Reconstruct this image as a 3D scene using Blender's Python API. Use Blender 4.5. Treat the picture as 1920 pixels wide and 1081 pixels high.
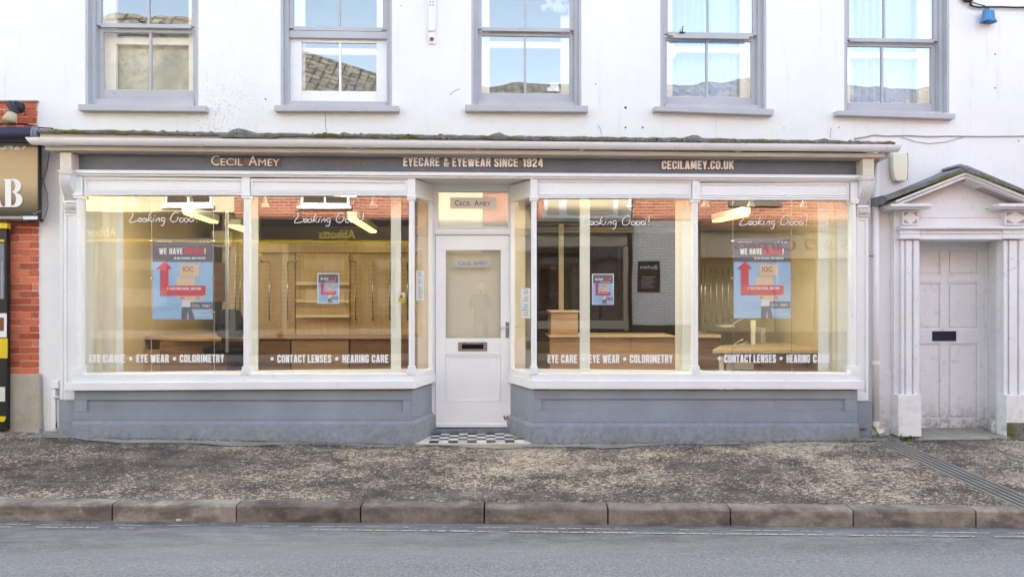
import bpy, bmesh, math, random
from mathutils import Vector, Matrix, Euler
random.seed(7)
R = math.radians
for o in list(bpy.data.objects): bpy.data.objects.remove(o)
sc = bpy.context.scene
COL = sc.collection

# ------------------------------------------------------------ camera, sky, sun
F = 1390.0; TH = R(2.4); CY = -7.7; CZ = 1.6; HZ = 540.5
cam_d = bpy.data.cameras.new('camera'); cam = bpy.data.objects.new('camera', cam_d); COL.objects.link(cam)
cam.location = (0, CY, CZ); cam.rotation_euler = (R(90), 0, -TH)
cam_d.sensor_width = 36; cam_d.lens = 36*F/1920; cam_d.clip_end = 500; cam_d.clip_start = 0.02
sc.camera = cam
SUN_EL, SUN_AZ = R(22), R(-14)        # the low sun stands behind this building
w = bpy.data.worlds.new("World"); sc.world = w; w.use_nodes = True
nt = w.node_tree; nt.nodes.clear()
sky = nt.nodes.new('ShaderNodeTexSky'); sky.sky_type = 'NISHITA'; sky.sun_disc = False
sky.sun_elevation = SUN_EL; sky.sun_rotation = SUN_AZ; sky.air_density = 1.0; sky.dust_density = 1.5; sky.ozone_density = 1.0
hs = nt.nodes.new('ShaderNodeHueSaturation'); hs.inputs['Saturation'].default_value = 0.70; hs.inputs['Hue'].default_value = 0.493
bg = nt.nodes.new('ShaderNodeBackground'); bg.inputs['Strength'].default_value = 0.15
wo = nt.nodes.new('ShaderNodeOutputWorld')
nt.links.new(sky.outputs[0], hs.inputs['Color']); nt.links.new(hs.outputs[0], bg.inputs[0]); nt.links.new(bg.outputs[0], wo.inputs[0])
sd = bpy.data.lights.new('sun', 'SUN'); sd.energy = 2.6; sd.angle = R(0.5); sd.color = (1, 0.93, 0.84)
sun = bpy.data.objects.new('sun', sd); COL.objects.link(sun)
sv = Vector((math.sin(SUN_AZ)*math.cos(SUN_EL), math.cos(SUN_AZ)*math.cos(SUN_EL), math.sin(SUN_EL)))
sun.rotation_euler = (-sv).to_track_quat('-Z', 'Y').to_euler(); sun.location = sv*40
sc.view_settings.view_transform = 'Standard'; sc.view_settings.look = 'None'
sc.view_settings.exposure = 2.46; sc.view_settings.gamma = 1
sc.render.engine = 'CYCLES'; sc.render.resolution_x = 1024; sc.render.resolution_y = 576
FILL_LAMP_POWER = 7.5

# ------------------------------------------------------------ measuring: photo point on the plane y = Y
def at(px, py, Y):
    u = (px-960)/F; v = (HZ-py)/F
    dx = math.sin(TH)+u*math.cos(TH); dy = math.cos(TH)-u*math.sin(TH)
    t = (Y-CY)/dy
    return Vector((dx*t, Y, CZ+v*t))
def X(px, Y=0.0): return at(px, 540, Y).x
def Z(px, py, Y=0.0): return at(px, py, Y).z
def ground(px, py, z=0.0):
    u = (px-960)/F; v = (HZ-py)/F; t = (z-CZ)/v
    return Vector(((math.sin(TH)+u*math.cos(TH))*t, CY+(math.cos(TH)-u*math.sin(TH))*t, z))

# ------------------------------------------------------------ materials
class NT:
    def __init__(s, name):
        s.m = bpy.data.materials.new(name); s.m.use_nodes = True; s.t = s.m.node_tree; s.t.nodes.clear()
        s.out = s.n('ShaderNodeOutputMaterial')
    def n(s, typ, **kw):
        nd = s.t.nodes.new(typ)
        for k, v in kw.items():
            if k in nd.inputs.keys(): nd.inputs[k].default_value = v
            else: setattr(nd, k, v)
        return nd
    def l(s, a, b): s.t.links.new(a, b)
def c4(c): return (c[0], c[1], c[2], 1)
def noise(N, vec, scale, detail=4, rough=0.55, dist=0.0):
    n = N.n('ShaderNodeTexNoise'); n.inputs['Scale'].default_value = scale; n.inputs['Detail'].default_value = detail
    n.inputs['Roughness'].default_value = rough; n.inputs['Distortion'].default_value = dist
    N.l(vec, n.inputs['Vector']); return n.outputs['Fac']
def ramp(N, fac, a, b, ca=(0,0,0), cb=(1,1,1)):
    r = N.n('ShaderNodeValToRGB'); e = r.color_ramp.elements
    e[0].position = a; e[0].color = c4(ca); e[1].position = b; e[1].color = c4(cb)
    N.l(fac, r.inputs[0]); return r.outputs[0]
def mixc(N, fac, a, b, typ='MIX'):
    m = N.n('ShaderNodeMix'); m.data_type = 'RGBA'; m.blend_type = typ
    if isinstance(fac, (int, float)): m.inputs[0].default_value = fac
    else: N.l(fac, m.inputs[0])
    for s, v in ((6, a), (7, b)):
        if isinstance(v, tuple): m.inputs[s].default_value = c4(v)
        else: N.l(v, m.inputs[s])
    return m.outputs[2]
def finish(N, col, rough, bump_h=None, bump=0.2, dist=0.005, metal=0.0, spec=0.4):
    b = N.n('ShaderNodeBsdfPrincipled'); b.inputs['Roughness'].default_value = rough; b.inputs['Metallic'].default_value = metal
    b.inputs['Specular IOR Level'].default_value = spec
    if isinstance(col, tuple): b.inputs['Base Color'].default_value = c4(col)
    else: N.l(col, b.inputs['Base Color'])
    if bump_h is not None:
        bp = N.n('ShaderNodeBump'); bp.inputs['Strength'].default_value = bump; bp.inputs['Distance'].default_value = dist
        N.l(bump_h, bp.inputs['Height']); N.l(bp.outputs[0], b.inputs['Normal'])
    N.l(b.outputs[0], N.out.inputs[0]); return b
def coords(N, scale=(1,1,1), world=False):
    if world:
        g = N.n('ShaderNodeNewGeometry'); src = g.outputs['Position']
    else:
        tc = N.n('ShaderNodeTexCoord'); src = tc.outputs['Object']
    mp = N.n('ShaderNodeMapping'); mp.inputs['Scale'].default_value = scale; N.l(src, mp.inputs['Vector']); return mp.outputs[0]
def paint(name, col, rough=0.5, var=0.10, grime=(0.30,0.27,0.22), amt=0.35, thr=0.62, bump=0.15, bs=40, metal=0.0, chips=0.0, world=True):
    N = NT(name); v = coords(N, world=world)
    n1 = noise(N, v, 1.7, 5); n2 = noise(N, v, 14, 6, 0.65)
    dark = tuple(x*(1-var) for x in col); lite = tuple(min(1, x*(1+var*0.5)) for x in col)
    c = ramp(N, n1, 0.35, 0.68, dark, lite)
    g = ramp(N, n2, thr, thr+0.16)
    gm = N.n('ShaderNodeMath', operation='MULTIPLY'); N.l(g, gm.inputs[0]); gm.inputs[1].default_value = amt
    c = mixc(N, gm.outputs[0], c, grime)
    if chips:
        n3 = noise(N, v, 35, 3, 0.5); ch = ramp(N, n3, 0.74-chips, 0.745-chips)
        n4 = noise(N, v, 1.1, 2); cm = ramp(N, n4, 0.5, 0.65)
        mm = N.n('ShaderNodeMath', operation='MULTIPLY'); N.l(ch, mm.inputs[0]); N.l(cm, mm.inputs[1])
        c = mixc(N, mm.outputs[0], c, grime)
    finish(N, c, rough, noise(N, v, bs, 4), bump, 0.004, metal); return N.m
def plain(name, col, rough=0.5, metal=0.0, spec=0.4):
    N = NT(name); finish(N, col, rough, metal=metal, spec=spec); return N.m
def emit(name, col, s):
    N = NT(name); e = N.n('ShaderNodeEmission'); e.inputs[0].default_value = c4(col); e.inputs[1].default_value = s
    N.l(e.outputs[0], N.out.inputs[0]); return N.m
def glass(name, ior, wav=0.02, wscale=1.2, tint=(1,1,1)):
    N = NT(name); v = coords(N, world=True)
    f = N.n('ShaderNodeFresnel'); gm = N.n('ShaderNodeNewGeometry'); io = N.n('ShaderNodeMapRange')   # same strength from either side of the pane
    N.l(gm.outputs['Backfacing'], io.inputs[0]); io.inputs[3].default_value = ior; io.inputs[4].default_value = 1/ior; N.l(io.outputs[0], f.inputs[0])
    bp = N.n('ShaderNodeBump'); bp.inputs['Strength'].default_value = wav; bp.inputs['Distance'].default_value = 0.02
    N.l(noise(N, v, wscale, 2), bp.inputs['Height'])
    t = N.n('ShaderNodeBsdfTransparent'); t.inputs[0].default_value = c4(tint)
    g = N.n('ShaderNodeBsdfGlossy'); g.inputs['Roughness'].default_value = 0.0; g.inputs[0].default_value = (1,1,1,1)
    N.l(bp.outputs[0], g.inputs['Normal'])
    mx = N.n('ShaderNodeMixShader'); N.l(f.outputs[0], mx.inputs[0]); N.l(t.outputs[0], mx.inputs[1]); N.l(g.outputs[0], mx.inputs[2])
    N.l(mx.outputs[0], N.out.inputs[0]); return N.m
def wood(name, a, b, axis='x', rough=0.45):
    N = NT(name); sc_ = {'x': (1.2, 14, 14), 'z': (14, 14, 1.2), 'y': (14, 1.2, 14)}[axis]
    v = coords(N, sc_, world=True); n = noise(N, v, 2.2, 6, 0.6, 0.6)
    finish(N, ramp(N, n, 0.3, 0.7, a, b), rough, n, 0.1, 0.002); return N.m

def splash_shade_paint(name, col, rough, var, grime, amt, thr, bump, bs, scuffs=True):
    """paint with scuffs and splash dirt near the pavement that also paints in contact shade"""
    m = paint(name, col, rough, var, grime, amt, thr, bump, bs); t = m.node_tree; b = next(n for n in t.nodes if n.type == 'BSDF_PRINCIPLED'); N = NT.__new__(NT); N.m = m; N.t = t
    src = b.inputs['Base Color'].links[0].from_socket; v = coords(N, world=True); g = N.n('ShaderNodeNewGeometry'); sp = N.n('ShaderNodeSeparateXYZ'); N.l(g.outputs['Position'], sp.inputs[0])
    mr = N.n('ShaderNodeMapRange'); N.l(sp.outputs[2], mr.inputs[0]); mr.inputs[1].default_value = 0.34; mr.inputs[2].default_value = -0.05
    n1 = ramp(N, noise(N, v, 16, 6, 0.75), 0.42, 0.62); mm = N.n('ShaderNodeMath', operation='MULTIPLY'); N.l(mr.outputs[0], mm.inputs[0]); N.l(n1, mm.inputs[1])  # splash dirt deepened towards the ground as painted contact shade
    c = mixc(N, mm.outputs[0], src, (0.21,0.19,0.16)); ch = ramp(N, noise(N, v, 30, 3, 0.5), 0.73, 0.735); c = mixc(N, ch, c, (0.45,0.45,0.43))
    if not scuffs: N.l(c, b.inputs['Base Color']); return m
    v2 = coords(N, (9, 9, 1.0), world=True); sk = ramp(N, noise(N, v2, 1.3, 5, 0.7), 0.55, 0.75, (0,0,0), (0.30,0.30,0.30)); c = mixc(N, sk, c, (0.36,0.37,0.38))
    N.l(c, b.inputs['Base Color']); return m
def render_wall():
    N = NT('white_render'); v = coords(N, world=True)
    n1 = noise(N, v, 0.9, 5, 0.6); n2 = noise(N, v, 30, 5, 0.6); n3 = noise(N, v, 3.2, 6, 0.7)
    c = ramp(N, n1, 0.35, 0.7, (0.80,0.80,0.79), (0.86,0.86,0.855))
    st = ramp(N, n3, 0.62, 0.85); st2 = ramp(N, n2, 0.60, 0.66)
    mm = N.n('ShaderNodeMath', operation='MULTIPLY'); N.l(st, mm.inputs[0]); N.l(st2, mm.inputs[1])
    c = mixc(N, mm.outputs[0], c, (0.32,0.33,0.28))
    # rain-splash stain low down and above the shop roof
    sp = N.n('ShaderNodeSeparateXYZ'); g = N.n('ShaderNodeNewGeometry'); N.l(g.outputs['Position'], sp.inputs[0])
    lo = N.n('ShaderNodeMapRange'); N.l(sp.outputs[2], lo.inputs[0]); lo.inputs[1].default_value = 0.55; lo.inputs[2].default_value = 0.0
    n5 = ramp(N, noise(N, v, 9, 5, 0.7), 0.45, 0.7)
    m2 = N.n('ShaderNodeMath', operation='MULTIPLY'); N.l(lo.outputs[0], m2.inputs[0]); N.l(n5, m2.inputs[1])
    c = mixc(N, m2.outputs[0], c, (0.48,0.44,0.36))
    v2 = coords(N, (6, 6, 0.7), world=True)
    sk = ramp(N, noise(N, v2, 1.6, 5, 0.7), 0.58, 0.75)
    m3 = N.n('ShaderNodeMath', operation='MULTIPLY'); N.l(sk, m3.inputs[0]); m3.inputs[1].default_value = 0.24
    c = mixc(N, m3.outputs[0], c, (0.45,0.42,0.33))
    # black mould specks in one patch under the second window
    pc = N.n('ShaderNodeVectorMath', operation='DISTANCE'); N.l(g.outputs['Position'], pc.inputs[0]); pc.inputs[1].default_value = (-2.72, 0.22, 3.45)
    pm = N.n('ShaderNodeMapRange'); N.l(pc.outputs['Value'], pm.inputs[0]); pm.inputs[1].default_value = 0.55; pm.inputs[2].default_value = 0.1
    sp2 = ramp(N, noise(N, v, 48, 4, 0.6), 0.57, 0.65)
    m4 = N.n('ShaderNodeMath', operation='MULTIPLY'); N.l(pm.outputs[0], m4.inputs[0]); N.l(sp2, m4.inputs[1])
    c = mixc(N, m4.outputs[0], c, (0.55,0.56,0.52))
    bh = N.n('ShaderNodeMath', operation='ADD'); N.l(noise(N, v, 55, 4), bh.inputs[0]); N.l(noise(N, v, 5, 3), bh.inputs[1])
    finish(N, c, 0.85, bh.outputs[0], 0.35, 0.006, spec=0.2); return N.m
def pavement_mat():
    N = NT('worn_bitumen'); v = coords(N, world=True); va = coords(N, (0.62, 1.0, 1), world=True)
    n1 = noise(N, va, 0.75, 4, 0.6, 0.5); n3 = noise(N, v, 3.6, 5, 0.7); n2 = noise(N, va, 50, 3, 0.6, 1.2); n4 = noise(N, va, 95, 3, 0.6, 0.5)
    base = ramp(N, n3, 0.32, 0.70, (0.075,0.060,0.056), (0.23,0.19,0.165))
    base = mixc(N, ramp(N, n4, 0.42, 0.62), base, mixc(N, 1.0, base, (0.45,0.45,0.48), 'MULTIPLY'))
    a1 = N.n('ShaderNodeMath', operation='MULTIPLY_ADD'); N.l(n1, a1.inputs[0]); a1.inputs[1].default_value = 0.55; N.l(n2, a1.inputs[2])
    a2 = N.n('ShaderNodeMath', operation='MULTIPLY_ADD'); N.l(n3, a2.inputs[0]); a2.inputs[1].default_value = 0.28; N.l(a1.outputs[0], a2.inputs[2])
    fl = ramp(N, a2.outputs[0], 0.955, 0.985)
    vo = N.n('ShaderNodeTexVoronoi'); vo.inputs['Scale'].default_value = 42; N.l(va, vo.inputs['Vector'])
    chip = ramp(N, vo.outputs['Color'], 0.1, 0.9, (0.52,0.39,0.26), (0.82,0.69,0.52))
    c = mixc(N, fl, base, chip)
    # dusty worn tracks
    w_ = ramp(N, noise(N, coords(N, (0.35, 1.3, 1), world=True), 1.4, 4, 0.6, 0.3), 0.52, 0.72, (0,0,0), (0.34,0.34,0.34))
    c = mixc(N, w_, c, (0.50,0.40,0.29))
    bh = N.n('ShaderNodeMath', operation='ADD'); N.l(n2, bh.inputs[0]); N.l(n4, bh.inputs[1])
    finish(N, c, 0.75, bh.outputs[0], 0.9, 0.012, spec=0.35); return N.m
def road_mat():
    N = NT('road_asphalt'); v = coords(N, world=True)
    n1 = noise(N, v, 0.7, 4); vo = N.n('ShaderNodeTexVoronoi'); vo.inputs['Scale'].default_value = 75; N.l(v, vo.inputs['Vector'])
    n2 = noise(N, v, 60, 4, 0.7); n3 = noise(N, v, 7, 4, 0.6)
    c = ramp(N, n1, 0.3, 0.7, (0.22,0.213,0.205), (0.32,0.312,0.30))
    c = mixc(N, 0.6, c, ramp(N, n2, 0.3, 0.75, (0.08,0.078,0.075), (0.52,0.505,0.485)))
    c = mixc(N, ramp(N, n3, 0.60, 0.8, (0,0,0), (0.4,0.4,0.4)), c, (0.15,0.15,0.155))
    c = mixc(N, ramp(N, vo.outputs['Color'], 0.72, 0.85, (0,0,0), (0.5,0.5,0.5)), c, (0.45,0.44,0.43))
    g = N.n('ShaderNodeNewGeometry'); sp = N.n('ShaderNodeSeparateXYZ'); N.l(g.outputs['Position'], sp.inputs[0])
    mr = N.n('ShaderNodeMapRange'); N.l(sp.outputs[1], mr.inputs[0]); mr.inputs[1].default_value = -2.95; mr.inputs[2].default_value = -2.45
    nn = ramp(N, noise(N, coords(N, (1, 3, 1), world=True), 5, 6, 0.75), 0.30, 0.60); mm = N.n('ShaderNodeMath', operation='MULTIPLY'); N.l(mr.outputs[0], mm.inputs[0]); N.l(nn, mm.inputs[1])
    c = mixc(N, mm.outputs[0], c, (0.105,0.095,0.095))
    tb = ramp(N, noise(N, coords(N, (0.18, 1.6, 1), world=True), 1.5, 4, 0.6), 0.40, 0.66, (0,0,0), (0.5,0.5,0.5)); c = mixc(N, tb, c, (0.36,0.355,0.345))
    bh = N.n('ShaderNodeMath', operation='SUBTRACT'); N.l(n2, bh.inputs[0]); N.l(vo.outputs['Distance'], bh.inputs[1])
    finish(N, c, 0.7, bh.outputs[0], 0.6, 0.006, spec=0.35); return N.m
def stone_mat(name, a, b, bump=0.5, rnd=True, stain=(0.12,0.11,0.10)):
    N = NT(name); v = coords(N, world=True)
    c = ramp(N, noise(N, v, 3.5, 6, 0.7), 0.3, 0.72, a, b)
    c = mixc(N, ramp(N, noise(N, v, 60, 4, 0.7), 0.52, 0.75, (0,0,0), (0.5,0.5,0.5)), c, stain)
    if name == 'kerb_granite':
        c = mixc(N, ramp(N, noise(N, coords(N, (1.1, 1, 2.5), world=True), 2.2, 4, 0.65), 0.46, 0.62, (0,0,0), (0.75,0.75,0.75)), c, (0.10,0.082,0.07))
        c = mixc(N, ramp(N, noise(N, v, 9, 5, 0.7), 0.60, 0.72, (0,0,0), (0.6,0.6,0.6)), c, (0.48,0.44,0.38))
    if rnd:
        oi = N.n('ShaderNodeObjectInfo'); rr = N.n('ShaderNodeMapRange'); N.l(oi.outputs['Random'], rr.inputs[0])
        rr.inputs[3].default_value = 0.70; rr.inputs[4].default_value = 1.22
        vm = N.n('ShaderNodeVectorMath', operation='SCALE'); N.l(c, vm.inputs[0]); N.l(rr.outputs[0], vm.inputs['Scale']); c = vm.outputs[0]
    finish(N, c, 0.85, noise(N, v, 70, 5, 0.7), bump, 0.006, spec=0.25); return N.m
def brick_mat():
    N = NT('red_brick'); v = coords(N, world=True); oi = N.n('ShaderNodeObjectInfo')
    c = ramp(N, oi.outputs['Random'], 0.0, 1.0, (0.40,0.085,0.045), (0.72,0.20,0.10))
    c = mixc(N, ramp(N, noise(N, v, 22, 5, 0.7), 0.5, 0.8, (0,0,0), (0.55,0.55,0.55)), c, (0.62,0.30,0.20))
    c = mixc(N, ramp(N, noise(N, v, 12, 5, 0.7), 0.62, 0.8, (0,0,0), (0.5,0.5,0.5)), c, (0.16,0.05,0.04))
    finish(N, c, 0.9, noise(N, v, 90, 5, 0.7), 0.5, 0.005, spec=0.2); return N.m
def far_brick(name, c1, c2, mo, sx=1.0):
    N = NT(name); g = N.n('ShaderNodeNewGeometry'); sp = N.n('ShaderNodeSeparateXYZ'); N.l(g.outputs['Position'], sp.inputs[0])
    cb = N.n('ShaderNodeCombineXYZ'); N.l(sp.outputs[0], cb.inputs[0]); N.l(sp.outputs[2], cb.inputs[1])
    bt = N.n('ShaderNodeTexBrick'); N.l(cb.outputs[0], bt.inputs['Vector'])
    bt.inputs['Color1'].default_value = c4(c1); bt.inputs['Color2'].default_value = c4(c2); bt.inputs['Mortar'].default_value = c4(mo)
    bt.inputs['Scale'].default_value = 1.0; bt.inputs['Brick Width'].default_value = 0.225*sx; bt.inputs['Row Height'].default_value = 0.075*sx
    bt.inputs['Mortar Size'].default_value = 0.007*sx; bt.inputs['Bias'].default_value = 0.0
    finish(N, bt.outputs['Color'], 0.85, bt.outputs['Fac'], -0.4, 0.01, spec=0.15); return N.m
def pantile(name):
    N = NT(name); g = N.n('ShaderNodeNewGeometry'); sp = N.n('ShaderNodeSeparateXYZ'); N.l(g.outputs['Position'], sp.inputs[0])
    cb = N.n('ShaderNodeCombineXYZ'); N.l(sp.outputs[0], cb.inputs[0]); N.l(sp.outputs[1], cb.inputs[1])
    bt = N.n('ShaderNodeTexBrick'); N.l(cb.outputs[0], bt.inputs['Vector']); bt.offset = 0.0
    bt.inputs['Color1'].default_value = c4((0.15,0.135,0.115)); bt.inputs['Color2'].default_value = c4((0.27,0.235,0.18)); bt.inputs['Mortar'].default_value = c4((0.06,0.055,0.05))
    bt.inputs['Scale'].default_value = 1.0; bt.inputs['Brick Width'].default_value = 0.24; bt.inputs['Row Height'].default_value = 0.26; bt.inputs['Mortar Size'].default_value = 0.03
    v = coords(N, world=True); c = mixc(N, ramp(N, noise(N, v, 4, 5), 0.45, 0.7, (0,0,0), (0.7,0.7,0.7)), bt.outputs['Color'], (0.36,0.34,0.22))
    finish(N, c, 0.9, bt.outputs['Fac'], -0.8, 0.05, spec=0.1); return N.m
def moss_mat():
    N = NT('mossy_lead'); v = coords(N, world=True)
    c = ramp(N, noise(N, v, 4, 5, 0.7), 0.44, 0.60, (0.24,0.23,0.225), (0.15,0.155,0.05))
    c = mixc(N, ramp(N, noise(N, v, 38, 4, 0.7), 0.60, 0.68), c, (0.42,0.44,0.34))
    c = mixc(N, ramp(N, noise(N, v, 20, 4, 0.6), 0.60, 0.7), c, (0.02,0.018,0.015))
    finish(N, c, 0.9, noise(N, v, 45, 5, 0.7), 0.9, 0.02, spec=0.2); return N.m

M = {}
M['render'] = render_wall(); M['pave'] = pavement_mat(); M['road'] = road_mat(); M['moss'] = moss_mat()
M['kerb'] = stone_mat('kerb_granite', (0.19,0.16,0.135), (0.46,0.40,0.33), 0.5)
M['concrete'] = stone_mat('worn_concrete', (0.27,0.25,0.20), (0.44,0.41,0.34), 0.5, False)
M['plinth'] = stone_mat('rendered_plinth', (0.36,0.32,0.25), (0.52,0.48,0.40), 0.8, False, (0.22,0.20,0.15))
M['brick'] = brick_mat(); M['mortar'] = stone_mat('mortar', (0.62,0.54,0.46), (0.80,0.72,0.62), 0.6, False, (0.35,0.28,0.22))
M['white'] = paint('white_gloss_paint', (0.85,0.86,0.86), 0.35, 0.04, (0.50,0.46,0.38), 0.35, 0.60, 0.12, 25, chips=0.02)
M['door_white'] = paint('door_white_paint', (0.91,0.92,0.92), 0.35, 0.03, (0.55,0.50,0.42), 0.3, 0.66, 0.1, 20)
M['cream'] = paint('aged_cream_paint', (0.72,0.66,0.56), 0.5, 0.08, (0.35,0.28,0.2), 0.4, 0.60, 0.2)
M['taupe'] = paint('taupe_paint', (0.42,0.36,0.32), 0.6, 0.1)
M['fascia'] = paint('fascia_grey_paint', (0.14,0.165,0.20), 0.42, 0.16, (0.27,0.23,0.20), 0.5, 0.55, 0.15, 30)
M['riser'] = splash_shade_paint('slate_blue_paint', (0.29,0.335,0.39), 0.5, 0.13, (0.34,0.35,0.36), 0.45, 0.56, 0.45, 9)
M['frame_grey'] = paint('window_grey_paint', (0.48,0.49,0.52), 0.5, 0.08, (0.18,0.17,0.17), 0.5, 0.62, 0.25, 30, chips=0.03)
M['case'] = splash_shade_paint('doorcase_lilac_paint', (0.80,0.80,0.815), 0.5, 0.07, (0.33,0.30,0.26), 0.45, 0.58, 0.3, 30, False)
M['upvc'] = paint('white_gutter_plastic', (0.80,0.79,0.79), 0.35, 0.06, (0.35,0.30,0.25), 0.3, 0.60, 0.05)
M['glass'] = glass('shop_glass', 2.75, 0.07, 0.9)
M['glass_up'] = glass('old_sash_glass', 2.75, 0.16, 1.3); M['glass_w1'] = glass('dusty_sash_glass', 1.75, 0.3, 1.6); M['glass_new'] = glass('flat_sash_glass', 2.7, 0.02, 0.8)
M['glass_opp'] = glass('opposite_glass', 2.0, 0.05)
M['white_print'] = plain('white_vinyl', (0.85,0.84,0.82), 0.5)
M['letter'] = plain('white_acrylic', (0.85,0.84,0.82), 0.3)
M['mirror'] = plain('polished_plate', (0.085,0.075,0.07), 0.28, 1.0)
M['dim_backdrop'] = plain('dim_room_dark', (0.06,0.04,0.03), 0.8)  # dark colour standing in for the dim room
M['chrome'] = plain('brushed_steel', (0.6,0.6,0.6), 0.25, 1.0)
M['brassy'] = paint('tarnished_letterplate', (0.45,0.38,0.33), 0.35, 0.25, (0.25,0.13,0.08), 0.8, 0.5, 0.2, metal=0.8)
M['black'] = plain('black_plastic', (0.02,0.02,0.022), 0.4)
M['navy'] = plain('navy_metal', (0.018,0.020,0.05), 0.3)
M['darkhole'] = plain('dark_void', (0.004,0.004,0.004), 0.9)
M['yellow'] = plain('yellow_vinyl', (0.75,0.55,0.02), 0.4)
M['red'] = plain('poster_red', (0.72,0.06,0.10), 0.4)
M['pblue'] = paint('poster_blue', (0.36,0.60,0.85), 0.4, 0.12, (0.36,0.6,0.85), 0)
M['pgrey'] = plain('poster_grey', (0.16,0.15,0.19), 0.4)
M['ppeach'] = plain('poster_peach', (0.85,0.60,0.38), 0.4)
M['ink'] = plain('ink', (0.05,0.05,0.07), 0.5)
M['inkblue'] = plain('ink_blue', (0.16,0.27,0.42), 0.5)
M['skin_print'] = plain('poster_skin', (0.72,0.28,0.2), 0.5)
M['paper'] = plain('paper', (0.78,0.82,0.88), 0.6)
M['alarm'] = plain('ivory_plastic', (0.80,0.78,0.60), 0.45)
M['blueb'] = paint('blue_plastic', (0.08,0.25,0.50), 0.5, 0.2, (0.03,0.08,0.2), 0.5)
M['cable'] = plain('brown_cable', (0.045,0.03,0.03), 0.6)
M['greycable'] = plain('grey_cable', (0.35,0.35,0.36), 0.6)
M['rust'] = paint('rust', (0.25,0.09,0.04), 0.9, 0.3)
M['slate'] = paint('lead_flashing', (0.20,0.21,0.25), 0.5, 0.2, (0.40,0.42,0.44), 0.5, 0.55, 0.4)
M['wood_l'] = wood('beech_laminate', (0.62,0.46,0.26), (0.76,0.60,0.38), 'z')
M['wood_m'] = wood('oak_laminate', (0.36,0.22,0.12), (0.52,0.34,0.20), 'x')
M['wood_d'] = wood('walnut_laminate', (0.19,0.10,0.055), (0.32,0.18,0.10), 'x')
M['roomwall'] = paint('warm_wall_paint', (0.70,0.58,0.38), 0.8, 0.08, (0.5,0.38,0.2), 0.2)
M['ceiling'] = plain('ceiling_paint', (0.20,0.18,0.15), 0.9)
M['carpet'] = paint('brown_carpet', (0.13,0.09,0.07), 0.95, 0.2)
M['blind'] = paint('blind_fabric', (0.86,0.87,0.76), 0.8, 0.03, (0.7,0.7,0.6), 0.0, bump=0.05)
M['blindy'] = paint('blind_fabric_yellowed', (0.86,0.80,0.60), 0.8, 0.03, (0.7,0.7,0.6), 0.0, bump=0.05)
M['seatcloth'] = plain('charcoal_cloth', (0.016,0.016,0.022), 0.9, spec=0.1)
M['tube'] = emit('added_fill_tube', (1.0,0.87,0.56), FILL_LAMP_POWER)  # glow of the added fill fittings, out of view
M['tube_dim'] = emit('lit_tube_deeper', (1.0,0.80,0.16), 0.9)
M['spot'] = emit('lit_spot', (1.0,0.82,0.55), 6.0)
M['tile_w'] = stone_mat('white_tile', (0.66,0.64,0.58), (0.80,0.78,0.72), 0.15)
M['tile_b'] = plain('black_tile', (0.035,0.033,0.035), 0.3)
M['leaf'] = paint('weed_leaf', (0.10,0.20,0.04), 0.6, 0.3)
M['dryleaf'] = plain('dry_leaf', (0.55,0.22,0.08), 0.7)
M['litterm'] = plain('white_litter', (0.7,0.68,0.62), 0.7)
M['yline'] = stone_mat('faded_yellow_paint', (0.50,0.46,0.34), (0.68,0.64,0.52), 0.5, False)
M['curtain'] = paint('pale_blue_curtain', (0.42,0.56,0.80), 0.8, 0.1, (0.4,0.6,0.8), 0.0)
M['net'] = paint('net_blind', (0.66,0.65,0.52), 0.9, 0.35, (0.36,0.34,0.26), 0.6, 0.5)
M['inner'] = paint('inner_window_cream', (0.88,0.85,0.74), 0.5, 0.04)
M['upwall'] = plain('upstairs_wall', (0.55,0.64,0.74), 0.9)

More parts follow.
